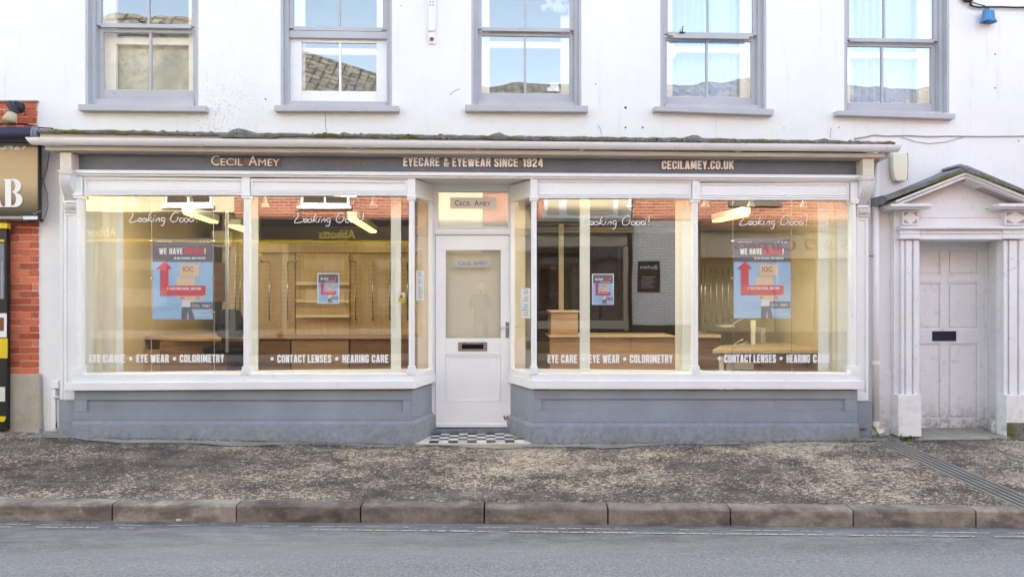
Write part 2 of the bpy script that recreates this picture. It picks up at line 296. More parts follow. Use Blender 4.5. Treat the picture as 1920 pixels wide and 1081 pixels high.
# ------------------------------------------------------------ mesh helpers
class MB:
    def __init__(s): s.v = []; s.f = []
    def face(s, pts):
        i = len(s.v); s.v += [Vector(p) for p in pts]; s.f.append(list(range(i, i+len(pts))))
    def prism(s, pts, d):
        """closed prism from a polygon and an offset vector"""
        d = Vector(d); i = len(s.v); n = len(pts); s.v += [Vector(p) for p in pts] + [Vector(p)+d for p in pts]
        s.f.append(list(range(i, i+n))); s.f.append([i+n+k for k in reversed(range(n))])
        for k in range(n): k2 = (k+1) % n; s.f.append([i+k, i+n+k, i+n+k2, i+k2])
    def box(s, x0, x1, y0, y1, z0, z1):
        s.prism([(x0,y0,z0),(x1,y0,z0),(x1,y0,z1),(x0,y0,z1)], (0, y1-y0, 0))
    def pb(s, x0, x1, y0, y1, Yf, dep, y0r=None, y1r=None):
        """box measured on the photo: columns x0..x1, rows y0(top)..y1(bottom) on plane Yf; y0r, y1r = rows at the right end"""
        a = at(x0, y1, Yf); b = at(x1, y1 if y1r is None else y1r, Yf); c = at(x1, y0 if y0r is None else y0r, Yf); d = at(x0, y0, Yf)
        s.prism([a, b, c, d], (0, dep, 0))
    def pp(s, pix, Yf, dep):
        s.prism([at(x, y, Yf) for x, y in pix], (0, dep, 0))
    def cyl(s, a, b, r0, r1=None, n=12, caps=True):
        a = Vector(a); b = Vector(b); r1 = r0 if r1 is None else r1; d = (b-a).normalized()
        up = Vector((0,0,1)) if abs(d.z) < 0.9 else Vector((1,0,0)); u = d.cross(up).normalized(); w_ = d.cross(u)
        i = len(s.v)
        for p, r in ((a, r0), (b, r1)):
            for k in range(n): t = 2*math.pi*k/n; s.v.append(p+u*math.cos(t)*r+w_*math.sin(t)*r)
        for k in range(n): k2 = (k+1) % n; s.f.append([i+k, i+k2, i+n+k2, i+n+k])
        if caps: s.f.append([i+k for k in reversed(range(n))]); s.f.append([i+n+k for k in range(n)])
    def tube(s, pts, r, n=6):
        pts = [Vector(p) for p in pts]
        i = len(s.v); N_ = len(pts)
        for j, p in enumerate(pts):
            d = (pts[min(j+1, N_-1)]-pts[max(j-1, 0)]).normalized()
            up = Vector((0,1,0)) if abs(d.y) < 0.9 else Vector((1,0,0)); u = d.cross(up).normalized(); w_ = d.cross(u)
            for k in range(n): t = 2*math.pi*k/n; s.v.append(p+u*math.cos(t)*r+w_*math.sin(t)*r)
        for j in range(N_-1):
            for k in range(n): k2 = (k+1) % n; s.f.append([i+j*n+k, i+j*n+k2, i+(j+1)*n+k2, i+(j+1)*n+k])
        s.f.append([i+k for k in reversed(range(n))]); s.f.append([i+(N_-1)*n+k for k in range(n)])
    def lathe(s, c, prof, n=16, axis='z'):
        i = len(s.v); c = Vector(c)
        for r, h in prof:
            for k in range(n):
                t = 2*math.pi*k/n
                if axis == 'z': s.v.append(c+Vector((r*math.cos(t), r*math.sin(t), h)))
                elif axis == 'y': s.v.append(c+Vector((r*math.cos(t), h, r*math.sin(t))))
                else: s.v.append(c+Vector((h, r*math.cos(t), r*math.sin(t))))
        for j in range(len(prof)-1):
            for k in range(n): k2 = (k+1) % n; s.f.append([i+j*n+k, i+j*n+k2, i+(j+1)*n+k2, i+(j+1)*n+k])
        s.f.append([i+k for k in range(n)]); s.f.append([i+(len(prof)-1)*n+k for k in range(n)])
    def sphere(s, c, r, n=10, sx=1, sy=1, sz=1):
        c = Vector(c); i = len(s.v); m = n//2+1
        for a in range(1, m):
            ph = math.pi*a/m
            for k in range(n): t = 2*math.pi*k/n; s.v.append(c+Vector((r*sx*math.sin(ph)*math.cos(t), r*sy*math.sin(ph)*math.sin(t), r*sz*math.cos(ph))))
        for a in range(m-2):
            for k in range(n): k2 = (k+1) % n; s.f.append([i+a*n+k, i+(a+1)*n+k, i+(a+1)*n+k2, i+a*n+k2])
        s.f.append([i+k for k in range(n)]); s.f.append([i+(m-2)*n+k for k in reversed(range(n))])

def origin_of(p):
    return Vector(p.get('_o', (0,0,0))) if p is not None else None
def obj(name, mb, mat, parent=None, label=None, bevel=0.0, smooth=False, kind=None, seg=2, own=False):
    """link one mesh object; vertices are given in world space"""
    if parent is not None: o0 = Vector(parent['_o'])
    else:
        xs = [v.x for v in mb.v]; ys = [v.y for v in mb.v]; zs = [v.z for v in mb.v]
        o0 = Vector(((min(xs)+max(xs))/2, (min(ys)+max(ys))/2, min(zs)))
    me = bpy.data.meshes.new(name); me.from_pydata([v-o0 for v in mb.v], [], mb.f); me.update()
    bm = bmesh.new(); bm.from_mesh(me); bmesh.ops.recalc_face_normals(bm, faces=bm.faces); bm.to_mesh(me); bm.free()
    o = bpy.data.objects.new(name, me); COL.objects.link(o); me.materials.append(M[mat] if isinstance(mat, str) else mat)
    if smooth: me.polygons.foreach_set('use_smooth', [True]*len(me.polygons))
    if parent is not None: o.parent = parent
    else: o.location = o0
    o['_o'] = tuple(o0)
    if label: o['label'] = label
    if kind: o['kind'] = kind
    if bevel:
        b = o.modifiers.new('bevel', 'BEVEL'); b.width = bevel; b.segments = seg; b.limit_method = 'ANGLE'; b.angle_limit = R(40)
    return o
def thing(name, label, cat, loc, group=None):
    o = bpy.data.objects.new(name, None); COL.objects.link(o); o.empty_display_size = 0.1
    o.location = loc; o['_o'] = tuple(loc); o['label'] = label; o['category'] = cat
    if group: o['group'] = group
    return o
def tag(o, label, cat, group=None):
    o['label'] = label; o['category'] = cat
    if group: o['group'] = group
    return o
def B(name, mat, parent, *args, bevel=0.0, label=None, kind=None):
    m = MB(); m.pb(*args); return obj(name, m, mat, parent, bevel=bevel, label=label, kind=kind)
def text_verts(s, bold=0.0, shear=0.0, space=1.0):
    cu = bpy.data.curves.new('text', 'FONT'); cu.body = s; cu.offset = bold; cu.shear = shear; cu.space_character = space; cu.resolution_u = 3
    to = bpy.data.objects.new('text', cu); COL.objects.link(to)
    dg = bpy.context.evaluated_depsgraph_get(); me = bpy.data.meshes.new_from_object(to.evaluated_get(dg))
    vs = [v.co.copy() for v in me.vertices]; fs = [list(p.vertices) for p in me.polygons]
    bpy.data.objects.remove(to); bpy.data.curves.remove(cu); bpy.data.meshes.remove(me); return vs, fs
def text_on(mb, s, x0, x1, yt, yb, Y, bold=0.02, ytr=None, ybr=None, shear=0.0, space=1.0, flip=False, full=False, dep=0.0, caps=True):
    """flat lettering fitted between photo columns and rows on plane Y"""
    vs, fs = text_verts(s, bold, shear, space)
    xa = min(v.x for v in vs); xb = max(v.x for v in vs)
    ya, yb_ = (min(v.y for v in vs), max(v.y for v in vs))
    if caps and not full: ya = 0.0 - bold; yb_ = 0.69 + bold
    P0 = at(x0, yb, Y); P1 = at(x1, yb if ybr is None else ybr, Y); Q0 = at(x0, yt, Y); Q1 = at(x1, yt if ytr is None else ytr, Y)
    i = len(mb.v)
    for v in vs:
        a = (v.x-xa)/(xb-xa); b = (v.y-ya)/(yb_-ya)
        if flip: a = 1-a
        mb.v.append(P0.lerp(P1, a).lerp(Q0.lerp(Q1, a), b))
    for f in fs: mb.f.append([i+k for k in f])
    if dep:
        j = len(mb.v); n = len(vs)
        for k in range(n): mb.v.append(mb.v[i+k]+Vector((0, dep, 0)))
        ed = {}
        for f in fs:
            for k in range(len(f)):
                e = (f[k], f[(k+1) % len(f)]); ed[e] = 1
        for (a, b) in list(ed):
            if (b, a) not in ed: mb.f.append([i+a, j+a, j+b, i+b])
def ribbon(mb, pts, wd, dep=0.0):
    """flat pen stroke along points lying on a plane of constant y"""
    pts = [Vector(p) for p in pts]; L = []; Rr = []
    for k, p in enumerate(pts):
        d = (pts[min(k+1, len(pts)-1)]-pts[max(k-1, 0)]); d.y = 0; d.normalize(); n = Vector((-d.z, 0, d.x))
        L.append(p+n*wd/2); Rr.append(p-n*wd/2)
    i = len(mb.v); n_ = len(pts); mb.v += L+Rr
    for k in range(n_-1): mb.f.append([i+k, i+k+1, i+n_+k+1, i+n_+k])


# condensed sign-writer's capitals, drawn as heavy strokes on a 5 x 10 grid: (advance width, [(points, corner radius, closed)])
def _s(*p, r=0, c=False): return (p, r, c)
GL = {
 'A': (5.3, [_s((.95,0),(2.25,10)), _s((4.35,0),(3.05,10)), _s((1.4,2.7),(3.9,2.7))]), 'C': (5, [_s((4.05,6.3),(4.05,9.05),(.95,9.05),(.95,.95),(4.05,.95),(4.05,3.7), r=1.3)]),
 'D': (5, [_s((.95,0),(.95,10)), _s((1,9.05),(4.05,9.05),(4.05,.95),(1,.95), r=1.4)]), 'E': (4.5, [_s((.95,0),(.95,10)), _s((1.9,9.05),(4.4,9.05)), _s((1.9,5.1),(4.1,5.1)), _s((1.9,.95),(4.4,.95))]),
 'F': (4.4, [_s((.95,0),(.95,10)), _s((1.9,9.05),(4.4,9.05)), _s((1.9,5.1),(4.1,5.1))]),
 'G': (5, [_s((4.05,6.6),(4.05,9.05),(.95,9.05),(.95,.95),(4.05,.95),(4.05,5.3), r=1.3), _s((2.6,4.6),(4.1,4.6))]), 'H': (5, [_s((.95,0),(.95,10)), _s((4.05,0),(4.05,10)), _s((1.9,5.1),(3.1,5.1))]),
 'I': (1.9, [_s((.95,0),(.95,10))]), 'K': (5.1, [_s((.95,0),(.95,10)), _s((1.6,3.6),(4.3,10)), _s((2.5,5.6),(4.4,0))]), 'L': (4.3, [_s((.95,0),(.95,10)), _s((1.9,.95),(4.3,.95))]),
 'M': (6.6, [_s((.95,0),(.95,10)), _s((5.65,0),(5.65,10)), _s((1.5,10),(3.3,1.5)), _s((5.1,10),(3.3,1.5))]), 'N': (5.2, [_s((.9,0),(.9,10)), _s((4.3,0),(4.3,10)), _s((1.2,10),(4.0,0))]),
 'O': (5, [_s((.95,.95),(.95,9.05),(4.05,9.05),(4.05,.95), r=1.3, c=True)]), 'P': (4.9, [_s((.95,0),(.95,10)), _s((1,9.05),(4.0,9.05),(4.0,4.4),(1,4.4), r=1.2)]),
 'R': (5, [_s((.95,0),(.95,10)), _s((1,9.05),(4.0,9.05),(4.0,4.9),(1,4.9), r=1.2), _s((3.2,4.6),(4.2,0))]), 'S': (4.9, [_s((3.95,6.9),(3.95,9.05),(.95,9.05),(.95,6.1),(3.95,4.0),(3.95,.95),(.95,.95),(.95,3.2), r=1.2)]),
 'T': (4.5, [_s((0,9.05),(4.5,9.05)), _s((2.25,0),(2.25,8.1))]), 'U': (5, [_s((.95,10),(.95,.95),(4.05,.95),(4.05,10), r=1.3)]), 'V': (5.2, [_s((.9,10),(2.35,0)), _s((4.3,10),(2.85,0))]),
 'W': (7.4, [_s((.9,10),(2.0,0)), _s((3.7,9.4),(2.4,0)), _s((3.7,9.4),(5.0,0)), _s((6.5,10),(5.4,0))]), 'Y': (4.9, [_s((.9,10),(2.35,4.2)), _s((4.0,10),(2.55,4.2)), _s((2.45,0),(2.45,4.8))]),
 'X': (5, [_s((.9,10),(4.1,0)), _s((4.1,10),(.9,0))]), '1': (3.2, [_s((2.2,0),(2.2,10)), _s((.2,8.0),(1.3,8.0))]), '2': (4.8, [_s((.95,6.8),(.95,9.05),(3.85,9.05),(3.85,6.0),(.95,2.2),(.95,.95), r=1.1), _s((.3,.9),(4.6,.9))]),
 '4': (5, [_s((3.7,0),(3.7,10)), _s((3.0,10),(.95,2.8)), _s((.4,2.6),(4.8,2.6))]), '9': (4.9, [_s((.95,3.0),(.95,.95),(3.95,.95),(3.95,9.05),(.95,9.05),(.95,4.6),(3.4,4.6), r=1.2)]),
 '&': (5.6, [_s((5.3,4.4),(4.2,.95),(.95,.95),(.95,4.2),(3.3,6.5),(3.3,9.05),(1.3,9.05),(1.3,6.6),(5.2,0), r=.9)]), '.': (1.9, [_s((.95,0),(.95,1.9))]), '!': (1.9, [_s((.95,0),(.95,1.8)), _s((.95,2.9),(.95,10))]), ' ': (2.6, []), ',': (1.9, [_s((.95,-1),(1.0,1.9))])}
def _round(P, r, closed):
    P = [Vector((a, b, 0)) for a, b in P]; n = len(P)
    if r == 0: return P
    out = []
    for i, p in enumerate(P):
        if not closed and i in (0, n-1): out.append(p); continue
        a = P[i-1]; b = P[(i+1) % n]; da = (a-p); db = (b-p); ra = min(r, da.length*.5); rb = min(r, db.length*.5); A = p+da.normalized()*ra; Bq = p+db.normalized()*rb
        for k in range(5): t = k/4; out.append(A*(1-t)**2+p*2*t*(1-t)+Bq*t*t)
    if closed: out.append(out[0].copy())
    return out
def text_cond(mb, s, x0, x1, yt, yb, Y, dep=.0006, th=1.9, gap=.85, ytr=None, ybr=None):
    tot = sum(GL[c][0]+gap for c in s)-gap
    P0 = at(x0, yb, Y); P1 = at(x1, yb if ybr is None else ybr, Y); Q0 = at(x0, yt, Y); Q1 = at(x1, yt if ytr is None else ytr, Y); x = 0
    def mp(p, off): a = p.x/tot; b = p.y/10; q = P0.lerp(P1, a).lerp(Q0.lerp(Q1, a), b); q.y -= off; return q
    for c in s:
        wd, st = GL[c]
        for k, (P, r, cl) in enumerate(st):
            pts = _round(P, r, cl); n = len(pts); L = []; Rr = []
            for i, p in enumerate(pts):
                d0 = (p-pts[i-1]) if i else ((pts[0]-pts[-2]) if cl else (pts[1]-p)); d1 = (pts[i+1]-p) if i < n-1 else ((pts[1]-pts[0]) if cl else d0)
                if i == 0 and not cl: d0 = d1
                d0 = d0.normalized(); d1 = d1.normalized(); d = (d0+d1).normalized(); nn = Vector((-d.y, d.x, 0)); sc_ = th/2/max(.5, abs(nn.dot(Vector((-d0.y, d0.x, 0)))))
                L.append(mp(p+nn*sc_+Vector((x,0,0)), .0004*k)); Rr.append(mp(p-nn*sc_+Vector((x,0,0)), .0004*k))
            i0 = len(mb.v); mb.v += L+Rr+[v+Vector((0,dep,0)) for v in L+Rr]
            for i in range(n-1):
                a, b, cc, d = i0+i, i0+i+1, i0+n+i+1, i0+n+i; e = 2*n
                mb.f += [[a, b, cc, d], [a+e, d+e, cc+e, b+e], [a, a+e, b+e, b], [d, cc, cc+e, d+e]]
            mb.f += [[i0, i0+n, i0+3*n, i0+2*n], [i0+n-1, i0+3*n-1, i0+4*n-1, i0+2*n-1]]
        x += wd+gap

# ------------------------------------------------------------ ground
KD = 5.53                                   # distance of the kerb face in front of the camera
def kerbY(x): return CY+(KD-x*math.sin(TH))/math.cos(TH)
def kerb_z(x):
    t = (x+3.9)/7.7; return 0.0-0.057*max(-0.6, min(1.6, t))
fac = [(-9,0.21),(-5.3,0.15),(-4.45,0.11),(-2.65,0.062),(-0.9,-0.005),(0.2,-0.01),(3.6,-0.003),(5.5,0.0),(12,0.0)]
def fac_z(x):
    for (a, za), (b, zb) in zip(fac, fac[1:]):
        if a <= x <= b: return za+(zb-za)*(x-a)/(b-a)
    return fac[0][1] if x < fac[0][0] else fac[-1][1]
def pave_z(x, y):
    ky = kerbY(x)+0.13; t = (y-ky)/(0.0-ky); t = max(0, min(1.0, t))
    return kerb_z(x)*(1-t)+fac_z(x)*t
mb = MB(); xs = [-12+0.5*i for i in range(53)]; ny = 8
idx = {}
for i, x in enumerate(xs):
    for j in range(ny+1):
        t = j/ny; y = (kerbY(x)+0.13)*(1-t)+0.9*t
        idx[i, j] = len(mb.v); mb.v.append(Vector((x, y, pave_z(x, y)+random.uniform(-.003, .003)*(0 < j < ny))))
for i in range(len(xs)-1):
    for j in range(ny): mb.f.append([idx[i,j], idx[i+1,j], idx[i+1,j+1], idx[i,j+1]])
o = obj('pavement', mb, 'pave', kind='structure', smooth=True); o['label'] = 'worn dark bitumen pavement in front of the shop'
# pale concrete margin along the foot of the shop
mb = MB(); xs2 = [X(60)+i*0.12 for i in range(82)]; pr = None
for i, x in enumerate(xs2):
    wdt = 0.16+0.06*math.sin(x*1.7)+0.05*math.sin(x*5.1+1)+random.uniform(-.02,.02)
    if x > 2.5: wdt *= max(0.25, 1-(x-2.5)*0.6)
    y1 = 0.35; y0 = -0.02-wdt
    cur = (len(mb.v), len(mb.v)+1); mb.v += [Vector((x, y0, pave_z(x, y0)+0.006)), Vector((x, y1, pave_z(x, y1)+0.006))]
    if pr: mb.f.append([pr[0], cur[0], cur[1], pr[1]])
    pr = cur
obj('concrete_margin', mb, 'concrete', kind='structure')
# kerb of single stones
kerb = bpy.data.objects.new('kerb', None); COL.objects.link(kerb); kerb['kind'] = 'structure'; kerb['_o'] = (0,0,0); kerb['label'] = 'row of worn granite kerb stones'
joints = [-720,-488,-255,-22,210,443,676,908,1140,1370,1600,1830,2062,2294,2526,2760]
def kpt(px, off=0.0):
    u = (px-960)/F; d = KD+off
    return Vector(((math.sin(TH)+u*math.cos(TH))*d, CY+(math.cos(TH)-u*math.sin(TH))*d, 0))
fwv = Vector((math.sin(TH), math.cos(TH), 0)); rtv = Vector((math.cos(TH), -math.sin(TH), 0))
for a, b in zip(joints, joints[1:]):
    pa = kpt(a)+rtv*0.006; pb_ = kpt(b)-rtv*0.006; n = 6; m = MB()
    prof = [(0.0,-0.30),(0.0,-0.016),(0.005,-0.006),(0.016,0.0),(0.135,0.002),(0.135,-0.30)]
    for k in range(n+1):
        t = k/n; p = pa.lerp(pb_, t); z = kerb_z(p.x)
        for (d, h) in prof:
            jz = random.uniform(-.0025,.0025) if h > -0.1 else 0; jd = random.uniform(-.003,.003) if -0.1 < h else 0
            m.v.append(p+fwv*(d+jd)+Vector((0,0,z+h+jz)))
    q = len(prof)
    for k in range(n):
        for j in range(q-1): m.f.append([k*q+j, (k+1)*q+j, (k+1)*q+j+1, k*q+j+1])
    m.f.append(list(range(q))); m.f.append([n*q+j for j in reversed(range(q))])
    o = obj('kerb_stone', m, 'kerb', kerb)
    del o['_o']
# road, far pavement and everything level behind the camera
mb = MB()
xsr = [-60,-30,-12,-8,-5,-3.9,0,3.8,6,8,12,30,60]
for x in xsr:
    z = kerb_z(x)-0.125; ky = kerbY(max(-12,min(12,x)))
    mb.v += [Vector((x, ky+0.02, z)), Vector((x, ky-0.4, z+0.004)), Vector((x, -5.6, z+0.06)), Vector((x, -8.92, z+0.0))]
for i in range(len(xsr)-1):
    for j in range(3): mb.f.append([i*4+j, i*4+j+1, (i+1)*4+j+1, (i+1)*4+j])
o = obj('road', mb, 'road', kind='structure', smooth=True); o['label'] = 'grey asphalt road with worn surface'
mb = MB(); mb.box(-60, 60, -10.9, -9.05, -0.5, -0.02); obj('far_pavement', mb, 'concrete', kind='structure')
mb = MB(); mb.box(-60, 60, -9.05, -8.9, -0.5, -0.018); obj('far_kerb', mb, 'kerb', kind='structure')
mb = MB(); mb.face([(-150,-150,-0.45),(150,-150,-0.45),(150,150,-0.45),(-150,150,-0.45)]); obj('ground', mb, 'concrete', kind='structure')
# worn double yellow line
mb = MB()
def line_y(px, a, b, c): return a+(b-a)*px/960 if px < 960 else b+(c-b)*(px-960)/960
def road_z(x): return kerb_z(x)-0.121+0.0045
for (a, b, c, w_, pfill) in ((981.5, 988.5, 998.5, 0.7, 0.62), (986.5, 995.5, 1005.5, 1.0, 0.85)):
    px = -250.0
    while px < 2200:
        L_ = random.uniform(6, 60)*(1 if random.random() < .6 else .35)
        fade = 0.3 if (230 < px < 520) else 1.0
        if random.random() < pfill*fade:
            x2 = px+L_; n = max(3, int(L_/3)); top = []; bot = []
            for k in range(n+1):
                q = px+(x2-px)*k/n; yy = line_y(q, a, b, c); zz = road_z(X(q, -2.7)); e = 0.2 if k in (0, n) else 1
                top.append(ground(q, yy-w_*random.uniform(.25,1.1)*e, zz)); bot.append(ground(q, yy+w_*random.uniform(.25,1.1)*e, zz))
            for k in range(n): mb.face([top[k], top[k+1], bot[k+1], bot[k]])
        px += L_+random.uniform(0, 5)
o = obj('road_marking', mb, 'yline', kind='structure'); o['label'] = 'faded broken double yellow line beside the kerb'

# ------------------------------------------------------------ the white building
WY = 0.22                                   # face of the rendered wall
bld = thing('white_rendered_building', 'long white rendered building with grey sash windows above the empty shop', 'building', (0, WY, 0))
SF0, SF1, SFT = X(120, WY), X(1622, WY), Z(900, 268, WY)     # opening taken up by the shopfront
DC0, DC1, DCT = X(1718, WY), X(1886, WY), Z(1800, 444, WY)   # opening of the panelled door
# upper windows: opening l, r, bottom(left,right), meeting rail, glass bottom, rail bottom, sill(x0,x1,yt0,yb0,yt1,yb1), mullion
WIN = [
 dict(l=160, r=372, rb=187, mr=47,  gb=168, sill=(146,386,195,207,198,209), mx=278, kind='plain'),
 dict(l=526, r=735, rb=190, mr=53,  gb=170, sill=(514,748,197,208,198,209), mx=636, kind='open'),
 dict(l=884, r=1090,rb=190, mr=54,  gb=174, sill=(872,1103,196,208,198,210), mx=985, kind='dark'),
 dict(l=1238,r=1437,rb=196, mr=63,  gb=181, sill=(1227,1451,199,208,204,216), mx=1328, kind='curtain'),
 dict(l=1583,r=1780,rb=208, mr=74,  gb=192, sill=(1570,1792,207,216,213,223), mx=1659, kind='curtain'),
]
WTOP = 5.55
holes = [(SF0, SF1, -0.4, SFT), (DC0, DC1, -0.4, DCT)]
for wn in WIN: holes.append((X(wn['l'], WY), X(wn['r'], WY), Z(wn['l'], wn['sill'][2]+3, WY), WTOP))
mb = MB()
x_lo, x_hi, z_lo, z_hi = -16.0, 14.0, -0.4, 7.15
xc = sorted({x_lo, x_hi, *[h[0] for h in holes], *[h[1] for h in holes]}); zc = sorted({z_lo, z_hi, *[h[2] for h in holes], *[h[3] for h in holes]})
def inhole(x, z): return any(h[0] < x < h[1] and h[2] < z < h[3] for h in holes)
for a, b in zip(xc, xc[1:]):
    for c, d in zip(zc, zc[1:]):
        if inhole((a+b)/2, (c+d)/2): continue
        mb.face([(a,WY,c),(b,WY,c),(b,WY,d),(a,WY,d)]); mb.face([(a,WY+.32,d),(b,WY+.32,d),(b,WY+.32,c),(a,WY+.32,c)])
for a, b, c, d in holes:
    for p, q in (((a,c),(a,d)),((b,c),(b,d)),((a,c),(b,c)),((a,d),(b,d))):
        mb.face([(p[0],WY,p[1]),(q[0],WY,q[1]),(q[0],WY+.32,q[1]),(p[0],WY+.32,p[1])])
mb.face([(x_lo,WY,z_lo),(x_lo,WY,z_hi),(x_lo,WY+.32,z_hi),(x_lo,WY+.32,z_lo)])
mb.face([(x_lo,WY,z_hi),(x_hi,WY,z_hi),(x_hi,WY+.32,z_hi),(x_lo,WY+.32,z_hi)])
obj('wall', mb, 'render', bld)
mb = MB(); mb.prism([(x_lo,-0.1,7.15),(x_lo,-0.1,7.25),(x_lo,5.1,9.95),(x_lo,10.2,7.25),(x_lo,10.2,7.15)], (14-x_lo, 0, 0)); obj('roof', mb, 'moss', bld)
mb = MB(); mb.box(x_lo, 14, 6.0, 6.2, -0.4, 7.15); mb.box(x_lo, x_lo+.2, WY+.33, 6.0, -0.4, 7.15); mb.box(13.8, 14, WY+.33, 6.0, -0.4, 7.15); obj('rear_wall', mb, 'render', bld)
# a few settlement cracks in the render, very thin grooves filled with dirt
mb = MB()
for pts in ([(609,209),(611,224),(610,236),(613,247)], [(1121,234),(1126,243),(1128,253)], [(1559,240),(1557,250),(1557,260)], [(843,178),(852,171),(862,167)]):
    mb = MB(); mb.tube([at(x, y, WY-0.0005) for x, y in pts], 0.0022, 4); obj('crack', mb, 'cable', bld)
mb = MB()
for x, y, r in ((1173,202,4),(1173,239,3),(1205,239,3),(1866,102,2.5),(1866,165,2.5),(1910,264,2.5),(498,186,2.5),(1573,239,2),(1117,158,2),(1440+30,240,1.5),(752,11,1.5)):
    p = at(x, y, WY); mb = MB(); mb.sphere(p, r*0.0036, 8, sy=0.5); obj('plug_hole', mb, 'cable', bld)

# upper sash windows
def frame_ring(mb, x0, x1, y0, y1, Y, dep, wl, wr, wt, wb):
    """rectangular ring measured in photo rows and columns"""
    mb.pb(x0, x1, y0, y0+wt, Y, dep); mb.pb(x0, x1, y1-wb, y1, Y, dep)
    mb.pb(x0, x0+wl, y0+wt, y1-wb, Y, dep); mb.pb(x1-wr, x1, y0+wt, y1-wb, Y, dep)
for k, wn in enumerate(WIN):
    hx0, hx1, hz0, hz1 = holes[2+k]
    Yf = WY+0.07
    def pxof(x, Y):   # photo column of a world x on plane Y
        d = math.sin(TH)*x+math.cos(TH)*(Y-CY); return 960+F*(math.cos(TH)*x-math.sin(TH)*(Y-CY))/d
    def pyof(x, z, Y): return HZ-(z-CZ)*F/(math.sin(TH)*x+math.cos(TH)*(Y-CY))
    m = MB(); fw = 0.065
    m.box(hx0, hx0+fw, Yf, Yf+.14, hz0, hz1); m.box(hx1-fw, hx1, Yf, Yf+.14, hz0, hz1); m.box(hx0+fw, hx1-fw, Yf+.002, Yf+.14, hz1-.07, hz1)
    zs = at(wn['mx'], wn['rb'], Yf).z
    m.box(hx0+fw, hx1-fw, Yf-.01, Yf+.14, hz0, zs)
    # architrave bead lining the reveal
    m.box(hx0, hx0+.025, WY+.004, Yf, hz0, hz1); m.box(hx1-.025, hx1, WY+.004, Yf, hz0, hz1)
    win = obj('sash_window', m, 'frame_grey', bld, bevel=.004, label=['grey sash window with cream inner frames over the left end of the shop', 'grey sash window whose lower sash is replaced by a white one', 'middle sash window with peeling grey paint', 'grey sash window with pale blue curtain and round white disc', 'grey sash window with pale blue curtain at the right'][k])
    s = wn['sill']; m = MB(); m.pb(s[0], s[1], s[2], s[3], WY-.09, .09+.07, s[4], s[5]); obj('sill', m, 'frame_grey', win, bevel=.005)
    a, b = hx0+fw, hx1-fw
    zm = at(wn['mx'], wn['mr'], Yf).z; zg = at(wn['mx'], wn['gb'], Yf+.05).z; mxw = at(wn['mx'], 100, Yf+.03).x
    st = 0.045
    # upper sash (outer)
    m = MB(); Yu = Yf+.03
    m.box(a, a+st, Yu, Yu+.04, zm, hz1-.07); m.box(b-st, b, Yu, Yu+.04, zm, hz1-.07); m.box(a+st, b-st, Yu, Yu+.04, hz1-.12, hz1-.07)
    m.box(a+st, b-st, Yu-.004, Yu+.04, zm-.02, zm+.022); m.box(mxw-.011, mxw+.011, Yu+.004, Yu+.036, zm+.022, hz1-.12)
    obj('upper_sash', m, 'frame_grey', win, bevel=.003)
    zt = hz1-.12
    m = MB()
    m.face([(a+st,Yu+.02,zm+.022),(mxw-.011,Yu+.02,zm+.022),(mxw-.011,Yu+.02,zt),(a+st,Yu+.02,zt)]); obj('pane', m, 'glass_up', win)
    m = MB(); m.face([(mxw+.011,Yu+.02,zm+.022),(b-st,Yu+.02,zm+.022),(b-st,Yu+.02,zt),(mxw+.011,Yu+.02,zt)]); obj('pane', m, 'glass_up', win)
    # lower sash (inner); the second window's is a newer white one, tilted a little
    Yl = Yf+.075; m = MB(); white = wn['kind'] == 'open'; zml = zm-.02 if not white else at(636, 70, Yf).z; lw = 0.045 if not white else 0.12
    zb0 = zs+.002
    m.box(a, a+lw, Yl, Yl+.04, zb0, zml); m.box(b-lw, b, Yl, Yl+.04, zb0, zml); m.box(a+lw, b-lw, Yl, Yl+.04, zb0, zg); m.box(a+lw, b-lw, Yl, Yl+.04, zml-.035, zml)
    m.box(mxw-.012, mxw+.012, Yl+.004, Yl+.036, zg, zml-.035)
    obj('lower_sash', m, 'white' if white else 'frame_grey', win, bevel=.003)
    if white:
        m = MB(); m.box(a, b, Yu-.002, Yl, zml, zm-.022); obj('meeting_board', m, 'frame_grey', win, bevel=.003)
    for q, (xa, xb) in enumerate(((a+lw, mxw-.012), (mxw+.012, b-lw))):
        m = MB(); ty = 0.0
        m.face([(xa,Yl+.02,zg),(xb,Yl+.02,zg),(xb,Yl+.02+ty,zml-.035),(xa,Yl+.02+ty,zml-.035)]); obj('pane', m, 'glass_new' if white else ('glass_w1' if k == 0 else 'glass_up'), win)
    # cream secondary frame inside
    Yi = Yl+.10; m = MB(); ia, ib = hx0+.04, hx1-.04; wi = .155
    m.box(ia, ia+wi, Yi, Yi+.05, hz0, hz1); m.box(ib-wi, ib, Yi, Yi+.05, hz0, hz1); m.box(ia+wi, ib-wi, Yi, Yi+.05, hz0, zg+.03); m.box(ia+wi, ib-wi, Yi, Yi+.05, zml-.13, zml-.06)
    m.box(ia, ia+.05, Yi-.04, Yi, hz0, hz1); m.box(ib-.05, ib, Yi-.04, Yi, hz0, hz1)
    obj('inner_frame', m, 'inner', win, bevel=.003)
    # room behind
    m = MB(); y0, y1 = WY+.33, 3.0; A, Bx, C, D = hx0-.6, hx1+.6, hz0-.35, hz1+.2
    m.face([(A,y1,C),(Bx,y1,C),(Bx,y1,D),(A,y1,D)]); m.face([(A,y0,C),(A,y1,C),(A,y1,D),(A,y0,D)]); m.face([(Bx,y0,C),(Bx,y1,C),(Bx,y1,D),(Bx,y0,D)])
    m.face([(A,y0,C),(Bx,y0,C),(Bx,y1,C),(A,y1,C)]); m.face([(A,y0,D),(Bx,y0,D),(Bx,y1,D),(A,y1,D)])
    obj('room_lining', m, 'upwall', win)
